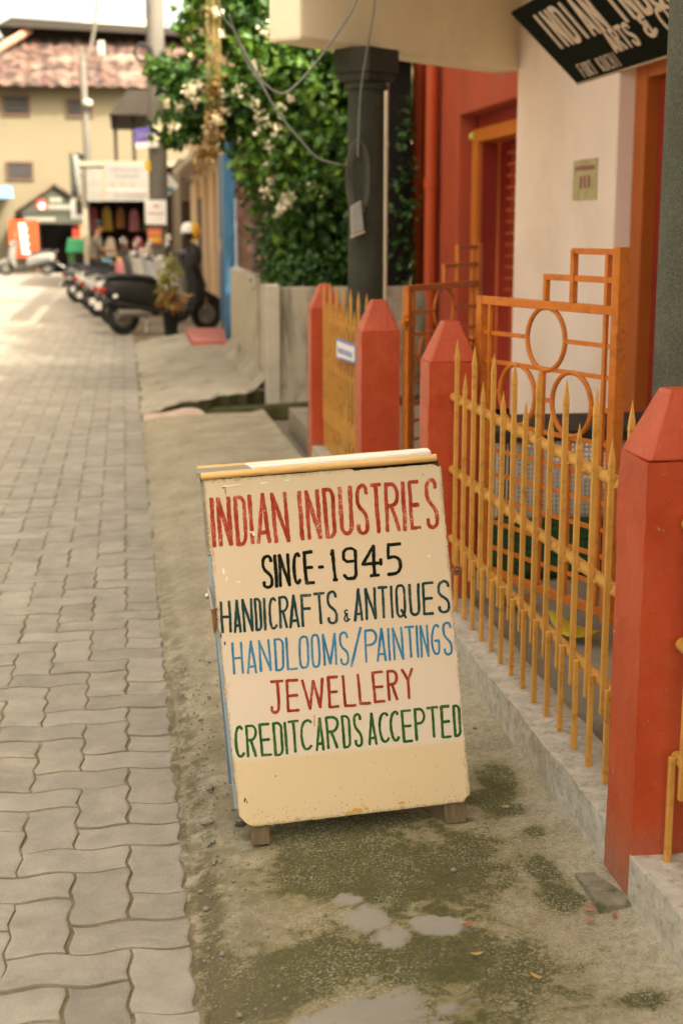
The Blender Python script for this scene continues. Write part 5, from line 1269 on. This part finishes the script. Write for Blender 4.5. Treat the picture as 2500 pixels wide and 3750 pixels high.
MB().hexa([(-1.48,41.15,0.05),(-1.13,41.15,0.05),(-1.13,41.6,0.05),(-1.48,41.6,0.05),(-1.56,41.1,0.82),(-1.08,41.1,0.82),(-1.08,41.65,0.82),(-1.56,41.65,0.82)]).build('body', m_gr, bi, bevel=0.02)
MB().box(-1.36,-1.10,41.06,41.09,0.06,0.80).build('front_panel', m_umber, bi)
MB().hexa([(-1.60,41.05,0.823),(-1.04,41.05,0.823),(-1.04,41.7,0.823),(-1.60,41.7,0.823),(-1.55,41.12,1.18),(-1.10,41.12,1.18),(-1.10,41.6,1.22),(-1.55,41.6,1.22)]).build('lid', m_gr2, bi, bevel=0.03)

# ------------------------------------------------------------------ scooters
m_tyre = mat('tyre_rubber', (0.016,0.015,0.014), 0.8, 0.2, 20, 90, 0.3)
m_rim = mat('dull_rim', (0.20,0.18,0.15), 0.45, 0.15, 10, 60, 0.1, metal=0.4)
m_chrome = mat('mirror_chrome', (0.60,0.60,0.58), 0.15, 0.05, 10, 60, 0.0, metal=0.9)
m_seat = mat('seat_vinyl', (0.018,0.017,0.016), 0.5, 0.2, 10, 90, 0.1)
m_lamp = mat('red_lens', (0.30,0.02,0.015), 0.25, 0.1)
m_clear = mat('clear_lens', (0.60,0.58,0.52), 0.15, 0.05)
def scooter(loc, rz, body, label, rear_mark=True, scale=1.0):
    s_ = empty('scooter', (0,0,0), label, 'scooter', 'parked scooters', 0)
    B = lambda mb, nm, m, par=None, sm=True: mb.build(nm, m, par or s_, local=True, smooth=sm)
    for x in (0.0, 1.27):
        wq = B(MB().ring((x,0,0.235),(1,0,0),(0,0,1),0.185,0.052,32,10), 'wheel', m_tyre)
        rm = MB().tube([(x,-0.05,0.235),(x,0.05,0.235)], 0.075, 16).ring((x,0,0.235),(1,0,0),(0,0,1),0.125,0.022,28,8)
        for k in range(5):
            a = 2*math.pi*k/5; rm.bar((x+0.06*math.cos(a),0,0.235+0.06*math.sin(a)),(x+0.125*math.cos(a),0,0.235+0.125*math.sin(a)),0.03,0.03,(0,1,0))
        B(rm, 'rim', m_rim, wq)
    B(MB().loft([((-0.28,0,0.60),(0,.05,0),(0,0,.04)),((-0.20,0,0.60),(0,.15,0),(0,0,.12)),((0.0,0,0.57),(0,.185,0),(0,0,.17)),((0.25,0,0.53),(0,.175,0),(0,0,.19)),((0.48,0,0.47),(0,.14,0),(0,0,.20)),((0.62,0,0.40),(0,.11,0),(0,0,.14))], 20), 'body', body)
    B(MB().loft([((-0.22,0,0.42),(0,.10,0),(0,0,.05)),((0.0,0,0.38),(0,.13,0),(0,0,.09)),((0.35,0,0.32),(0,.12,0),(0,0,.09)),((0.55,0,0.27),(0,.14,0),(0,0,.05)),((0.85,0,0.26),(0,.15,0),(0,0,.04)),((0.95,0,0.30),(0,.14,0),(0,0,.05))], 16), 'footboard', m_seat)
    B(MB().loft([((-0.24,0,0.745),(0,.08,0),(0,0,.03)),((-0.12,0,0.765),(0,.14,0),(0,0,.045)),((0.15,0,0.745),(0,.15,0),(0,0,.05)),((0.42,0,0.71),(0,.12,0),(0,0,.05)),((0.52,0,0.66),(0,.08,0),(0,0,.04))], 16), 'seat', m_seat)
    B(MB().loft([((0.98,0,0.26),(0,.15,0),(.06,0,.02)),((1.08,0,0.42),(0,.19,0),(.13,0,.01)),((1.10,0,0.62),(0,.21,0),(.14,0,.0)),((1.05,0,0.84),(0,.17,0),(.12,0,.0)),((0.98,0,0.98),(0,.11,0),(.10,0,.0))], 18), 'leg_shield', body)
    B(MB().loft([((1.08,0,0.50),(0,.04,0),(0,0,.03)),((1.14,0,0.48),(0,.085,0),(0,0,.10)),((1.28,0,0.46),(0,.09,0),(0,0,.085)),((1.43,0,0.40),(0,.075,0),(0,0,.07)),((1.55,0,0.31),(0,.04,0),(0,0,.045))], 14), 'mudguard', body)
    B(MB().tube([(1.27,0.08,0.24),(1.19,0.08,0.52),(1.08,0.02,0.75),(0.98,0,1.0)], 0.028, 10).tube([(1.27,-0.08,0.24),(1.19,-0.08,0.52),(1.08,-0.02,0.75)], 0.028, 10), 'fork', m_rim)
    B(MB().loft([((1.09,0,0.98),(0,.05,0),(0,0,.05)),((1.05,0,1.0),(0,.11,0),(0,0,.09)),((0.96,0,1.02),(0,.13,0),(0,0,.08)),((0.89,0,1.03),(0,.08,0),(0,0,.04))], 16), 'handlebar_cowl', body)
    B(MB().tube([(0.88,-0.34,1.06),(0.94,-0.2,1.04),(0.96,0,1.02),(0.94,0.2,1.04),(0.88,0.34,1.06)], 0.017, 8), 'handlebar', m_seat)
    B(MB().ball((1.085,0,0.995),(0.035,0.085,0.065),14,8), 'headlight', m_clear)
    for sy in (-1, 1):
        mr = MB().tube([(0.92,0.22*sy,1.05),(0.92,0.27*sy,1.16),(0.93,0.30*sy,1.24)], 0.007, 6)
        mo = B(mr, 'mirror', m_seat)
        B(MB().ball((0.92,0.30*sy,1.275),(0.02,0.075,0.05),14,8), 'mirror_glass', m_chrome, mo)
        B(MB().ball((-0.17,0.15*sy,0.50),(0.035,0.025,0.03),10,7), 'indicator', m_clear)
    B(MB().ball((-0.285,0,0.585),(0.03,0.10,0.045),14,8), 'tail_light', m_lamp)
    B(MB().box(-0.36,-0.35,-0.09,0.09,0.34,0.44), 'number_plate', m_white, None, False)
    B(MB().loft([((-0.35,0,0.34),(0,.06,0),(0,0,.02)),((-0.26,0,0.42),(0,.08,0),(0,0,.06)),((-0.12,0,0.47),(0,.08,0),(0,0,.05))], 10), 'rear_guard', m_seat)
    B(MB().tube([(-0.15,-0.16,0.28),(0.15,-0.17,0.27),(0.35,-0.13,0.25)], [0.055,0.05,0.02], 12), 'exhaust', m_rim)
    B(MB().tube([(-0.26,0.10,0.72),(-0.36,0.08,0.78),(-0.36,-0.08,0.78),(-0.26,-0.10,0.72)], 0.014, 8), 'grab_rail', m_chrome)
    B(MB().bar((0.28,-0.12,0.22),(0.22,-0.20,0.01),0.025,0.025), 'stand', m_rim, None, False)
    s_.location = loc; s_.rotation_euler = (R(-4), 0, rz); s_.scale = (scale,)*3
    return s_
def gloss(n_, c): return mat(n_, c, 0.25, 0.1, 5, 60, 0.0, spec=0.3)
blk = gloss('black_gloss', (0.020,0.019,0.018)); wht = gloss('white_gloss', (0.48,0.46,0.42)); slv = gloss('silver_gloss', (0.36,0.36,0.35)); drk = gloss('dark_grey_gloss', (0.05,0.05,0.052))
scooter((-0.03,21.3,0), R(28), blk, 'nearest black scooter parked across the pavement behind the potted plant', scale=1.12)
scooter((-0.20,23.4,0), R(30), wht, 'white scooter parked just behind the nearest black scooter', scale=1.0)
scooter((-0.45,25.5,0), R(26), slv, 'silver-grey scooter in the middle of the parked row, left of the thick pole')
scooter((-0.65,27.9,0), R(24), wht, 'white scooter near the far end of the row, in front of the seated person')
scooter((-0.95,30.2,0), R(4), drk, 'dark grey scooter carrying the seated person')
scooter((-2.45,47.0,0), R(186), gloss('cream_gloss', (0.17,0.162,0.143)), 'white scooter parked below the orange-red banner at the street end')
HX, HY = 0.10, -0.67
m_hel = mat('yellow_helmet_shell', (0.62,0.34,0.02), 0.3, 0.08, 5, 60, 0.0)
hl = empty('helmet', (0.96, 21.48, 1.33), 'yellow and white helmet hung on the mirror of the nearest black scooter', 'helmet')
MB().ball((0.90+HX,22.12+HY,1.50),(0.135,0.125,0.135),20,12).build('shell', m_hel, hl, smooth=True)
MB().ball((0.845+HX,22.095+HY,1.515),(0.11,0.115,0.118),18,10).build('white_side', m_white, hl, smooth=True)
MB().ball((0.84+HX,22.04+HY,1.44),(0.085,0.075,0.06),14,9).build('visor', m_seat, hl, smooth=True)
MB().tube([(0.86+HX,22.1+HY,1.40),(0.86+HX,22.1+HY,1.30),(0.83+HX,22.1+HY,1.25)], 0.02, 8).build('strap', m_seat, hl, smooth=True)
jk = MB().loft([((0.90+HX,22.12+HY,0.98),(.10,0,0),(0,.08,0)),((0.93+HX,22.12+HY,1.12),(.12,0,0),(0,.09,0)),((0.92+HX,22.12+HY,1.26),(.09,0,0),(0,.07,0)),((0.89+HX,22.12+HY,1.33),(.04,0,0),(0,.03,0))], 14)
tag(jk.build('hanging_bag', m_seat, smooth=True), 'small black bag hung from the handlebar below the yellow helmet', 'bag')
# potted plant
pp = empty('potted_plant', (0.62, 20.1, 0.07), 'leafy yellow-green plant in a black pot on the pavement before the black scooter', 'plant')
m_pot = mat('black_pot', (0.012,0.012,0.011), 0.6, 0.2)
MB().lathe([(0.085,0.02),(0.09,0.05),(0.115,0.34),(0.125,0.35),(0.125,0.375),(0.10,0.37)], (0.62,20.1,0.05), 20).build('pot', m_pot, pp, smooth=True)
mb = MB()
for k in range(7):
    a = k*0.9; mb.tube([(0.62,20.1,0.38),(0.62+0.06*math.cos(a),20.1+0.06*math.sin(a),0.65),(0.62+0.11*math.cos(a),20.1+0.1*math.sin(a),0.8+0.03*k)], 0.008, 5)
mb.build('stem', m_bark, pp)
m_cro = leaf_mat('croton_leaf', (0.10,0.13,0.02), (0.26,0.24,0.05), (0.42,0.36,0.12), 0.25)
m_cro2 = leaf_mat('croton_red_leaf', (0.22,0.08,0.02), (0.34,0.16,0.04), (0.40,0.30,0.08), 0.25)
leaves([((0.60,20.1,0.80),(.12,.12,.20),60), ((0.62,20.1,1.02),(.12,.12,.12),34)], 0.15, 'foliage', m_cro, pp, 61, 0.36)
leaves([((0.62,20.08,0.56),(.20,.18,.13),70)], 0.15, 'foliage', m_cro2, pp, 62, 0.4)

# ------------------------------------------------------------------ person seated on the dark scooter
m_skin = mat('brown_skin', (0.24,0.12,0.065), 0.55, 0.08)
m_shirt = mat('grey_brown_shirt', (0.135,0.12,0.095), 0.9, 0.12, 12, 60, 0.2)
m_trous = mat('dark_trousers', (0.02,0.02,0.022), 0.9, 0.15)
m_hair = mat('black_hair', (0.012,0.010,0.009), 0.6, 0.2)
def skin_mesh(name, verts, edges, rad, m, parent, root_i=0, sub=2):
    me = bpy.data.meshes.new(name); me.from_pydata(verts, edges, []); me.materials.append(m)
    o = bpy.data.objects.new(name, me); COL.objects.link(o)
    md = o.modifiers.new('skin', 'SKIN'); md.use_smooth_shade = True
    if not me.skin_vertices: me.skin_vertices.new()
    for i, r in enumerate(rad):
        me.skin_vertices[0].data[i].radius = (r, r) if not isinstance(r, tuple) else r
    me.skin_vertices[0].data[root_i].use_root = True
    ss_ = o.modifiers.new('sub', 'SUBSURF'); ss_.levels = sub; ss_.render_levels = sub
    if parent is not None: o.parent = parent
    return o
pe = empty('person', (-0.62, 30.2, 0.0), 'person in a grey-brown shirt sitting on a dark scooter near the souvenir shop', 'person')
# joints, facing +x, seated
J = [(0,0,0.82),(0.03,0,0.98),(0.07,0,1.18),(0.09,0,1.33),(0.11,0,1.42),(0.14,0,1.53),(0.145,0,1.62),
     (0.09,0.18,1.31),(0.16,0.24,1.10),(0.34,0.24,1.06),(0.42,0.23,1.06),(0.09,-0.18,1.31),(0.16,-0.24,1.10),(0.34,-0.24,1.06),(0.42,-0.23,1.06),
     (0.03,0.10,0.80),(0.36,0.15,0.74),(0.38,0.14,0.36),(0.46,0.15,0.33),(0.03,-0.10,0.80),(0.36,-0.15,0.74),(0.38,-0.14,0.36),(0.46,-0.15,0.33),(0.20,0,1.555)]
E_ = [(0,1),(1,2),(2,3),(3,4),(4,5),(5,6),(3,7),(7,8),(8,9),(9,10),(3,11),(11,12),(12,13),(13,14),(0,15),(15,16),(16,17),(17,18),(0,19),(19,20),(20,21),(21,22),(5,23)]
Rr = [.12,.12,.14,.10,.05,.085,.07,.055,.045,.035,.03,.055,.045,.035,.03,.085,.068,.045,.035,.085,.068,.045,.035,.05]
body_ = skin_mesh('body', J, E_, Rr, m_skin, pe)
sh = skin_mesh('shirt', [J[i] for i in (0,1,2,3,7,8,11,12)], [(0,1),(1,2),(2,3),(3,4),(4,5),(3,6),(6,7)], [.135,.14,.158,.115,.072,.06,.072,.06], m_shirt, pe)
tr_ = skin_mesh('trousers', [J[i] for i in (0,15,16,17,19,20,21)], [(0,1),(1,2),(2,3),(0,4),(4,5),(5,6)], [.13,.098,.08,.055,.098,.08,.055], m_trous, pe)
MB().ball((0.125,0,1.60),(0.105,0.098,0.088),16,10).build('hair', m_hair, pe, local=True, smooth=True)
hd = MB()
for sy in (-1,1):
    for k in range(4):
        hd.tube([(0.42,sy*(0.215+0.012*k),1.065-0.008*k),(0.475,sy*(0.215+0.012*k),1.06-0.008*k),(0.49,sy*(0.215+0.012*k),1.03-0.008*k)], 0.0085, 6)
    hd.tube([(0.41,sy*0.205,1.05),(0.45,sy*0.19,1.03)], 0.010, 6)
hd.build('fingers', m_skin, pe, local=True, smooth=True)
MB().ball((0.225,0,1.545),(0.022,0.014,0.02),8,6).ball((0.115,0.088,1.55),(0.02,0.012,0.028),8,6).ball((0.115,-0.088,1.55),(0.02,0.012,0.028),8,6).build('nose_and_ears', m_skin, pe, local=True, smooth=True)
mb = MB()
for sy in (-1,1): mb.ball((0.20,sy*0.033,1.575),(0.008,0.012,0.007),8,6)
mb.build('eyes', m_hair, pe, local=True, smooth=True)

# ------------------------------------------------------------------ small things on the verge
cb = rough_box(1.02, 1.095, 2.85, 3.03, 0.045, 0.084, 0.010, 0.005, 17).build('concrete_block', mat('mossy_block', (0.20,0.175,0.12), 0.95, 0.3, 22, 90, 0.9, stain=(0.06,0.06,0.025), sscale=16, samt=0.85), smooth=True)
tag(cb, 'mossy broken concrete block lying by the foot of the big red post', 'block')
m_ol = mat('orange_leaf', (0.32,0.12,0.035), 0.6, 0.2, 40, 90, 0.1); m_pk = mat('pinkish_leaf', (0.36,0.17,0.11), 0.6, 0.2, 40, 90, 0.1); m_tn = mat('tan_leaf', (0.42,0.28,0.10), 0.6, 0.2, 40, 90, 0.1)
for (x, y, L_, w_, rz, m, lab) in ((0.71,2.835,.034,.014,20,m_ol,'orange dry leaf on the small pale patch below the signboard'),(1.0,2.86,.03,.02,-30,m_pk,'pinkish leaf beside the mossy concrete block'),(1.045,2.82,.024,.011,70,m_ol,'tiny orange leaf touching the near end of the concrete block'),
        (0.70,2.71,.026,.009,5,m_tn,'tan leaf sliver on the mossy concrete near the bottom edge'),(0.865,2.85,.012,.008,10,m_pk,'tiny red petal on the moss left of the concrete block'),(0.96,3.44,.022,.010,0,m_tn,'small yellowish leaf at the right foot of the signboard'),(0.985,2.81,.022,.016,40,m_pk,'curled pink leaf nearest the camera beside the concrete block'),(0.20,3.42,.02,.008,10,m_tn,'tan leaf bit on the sandy strip left of the signboard'),(0.80,2.60,.03,.009,-50,m_tn,'pale brown leaf sliver near the bottom centre')):
    leaf_obj('leaf', (x, y, verge_z(x, y)+0.006), L_, w_, R(rz), m, lab, 'leaf', 'small dry leaves on the verge', 0.3)
m_peb = mat('pebble_stone', (0.21,0.185,0.14), 0.8, 0.2, 30, 120, 0.3)
tag(MB().ball((0.195,3.80,verge_z(0.195,3.8)+0.012),(0.013,0.012,0.010),12,8).build('pebble', m_peb, smooth=True), 'single round grey pebble left of the signboard', 'pebble')
gv = MB()
for _ in range(520):
    if random.random() < 0.85:
        x = 0.125+abs(random.gauss(0,0.075)); y = random.uniform(2.3,5.0)
    else:
        x = random.uniform(0.15,1.05); y = random.uniform(2.3,4.2)
    r = random.uniform(0.001,0.0038) if random.random() < 0.93 else random.uniform(0.004,0.007)
    gv.ball((x, y, verge_z(x,y)+0.002+r*0.3), (r*random.uniform(.8,1.4), r*random.uniform(.8,1.3), r*0.8), 6, 4)
tag(gv.build('grit', m_peb), kind='stuff')

# ------------------------------------------------------------------ unseen houses added to block sky light
ch = empty('sky_block_house', (0, -12, 0), 'plain unseen house added behind the viewpoint to block sky light', 'house')
MB().box(-7, 8, -18, -11, 0, 7.2).build('wall', m_shopwall, ch)  # added out of view to keep sky light off camera-facing sides
MB().box(-7.4, 8.4, -18.4, -10.6, 7.21, 7.4).build('roof', m_conc, ch)
for i in range(4):
    for z in (1.0, 4.2): MB().box(-5.5+i*3.2,-4.3+i*3.2,-10.99,-10.95,z,z+1.4).build('window', m_win, ch)

lh = empty('sky_block_row', (-6, 26, 0), 'plain unseen house row added along the left side to cut sky light', 'house')
MB().box(-10, -4.4, 8, 43, 0, 8.5).build('wall', m_shopwall, lh)  # added out of view, built tall to dim sky light on the far road
MB().box(-10.2, -4.1, 7.8, 43.2, 8.51, 8.7).build('roof', m_conc, lh)
for i in range(8):
    for z in (0.9, 4.0): MB().box(-4.399,-4.36,9+i*4.2,10.3+i*4.2,z,z+1.4).build('window', m_win, lh)
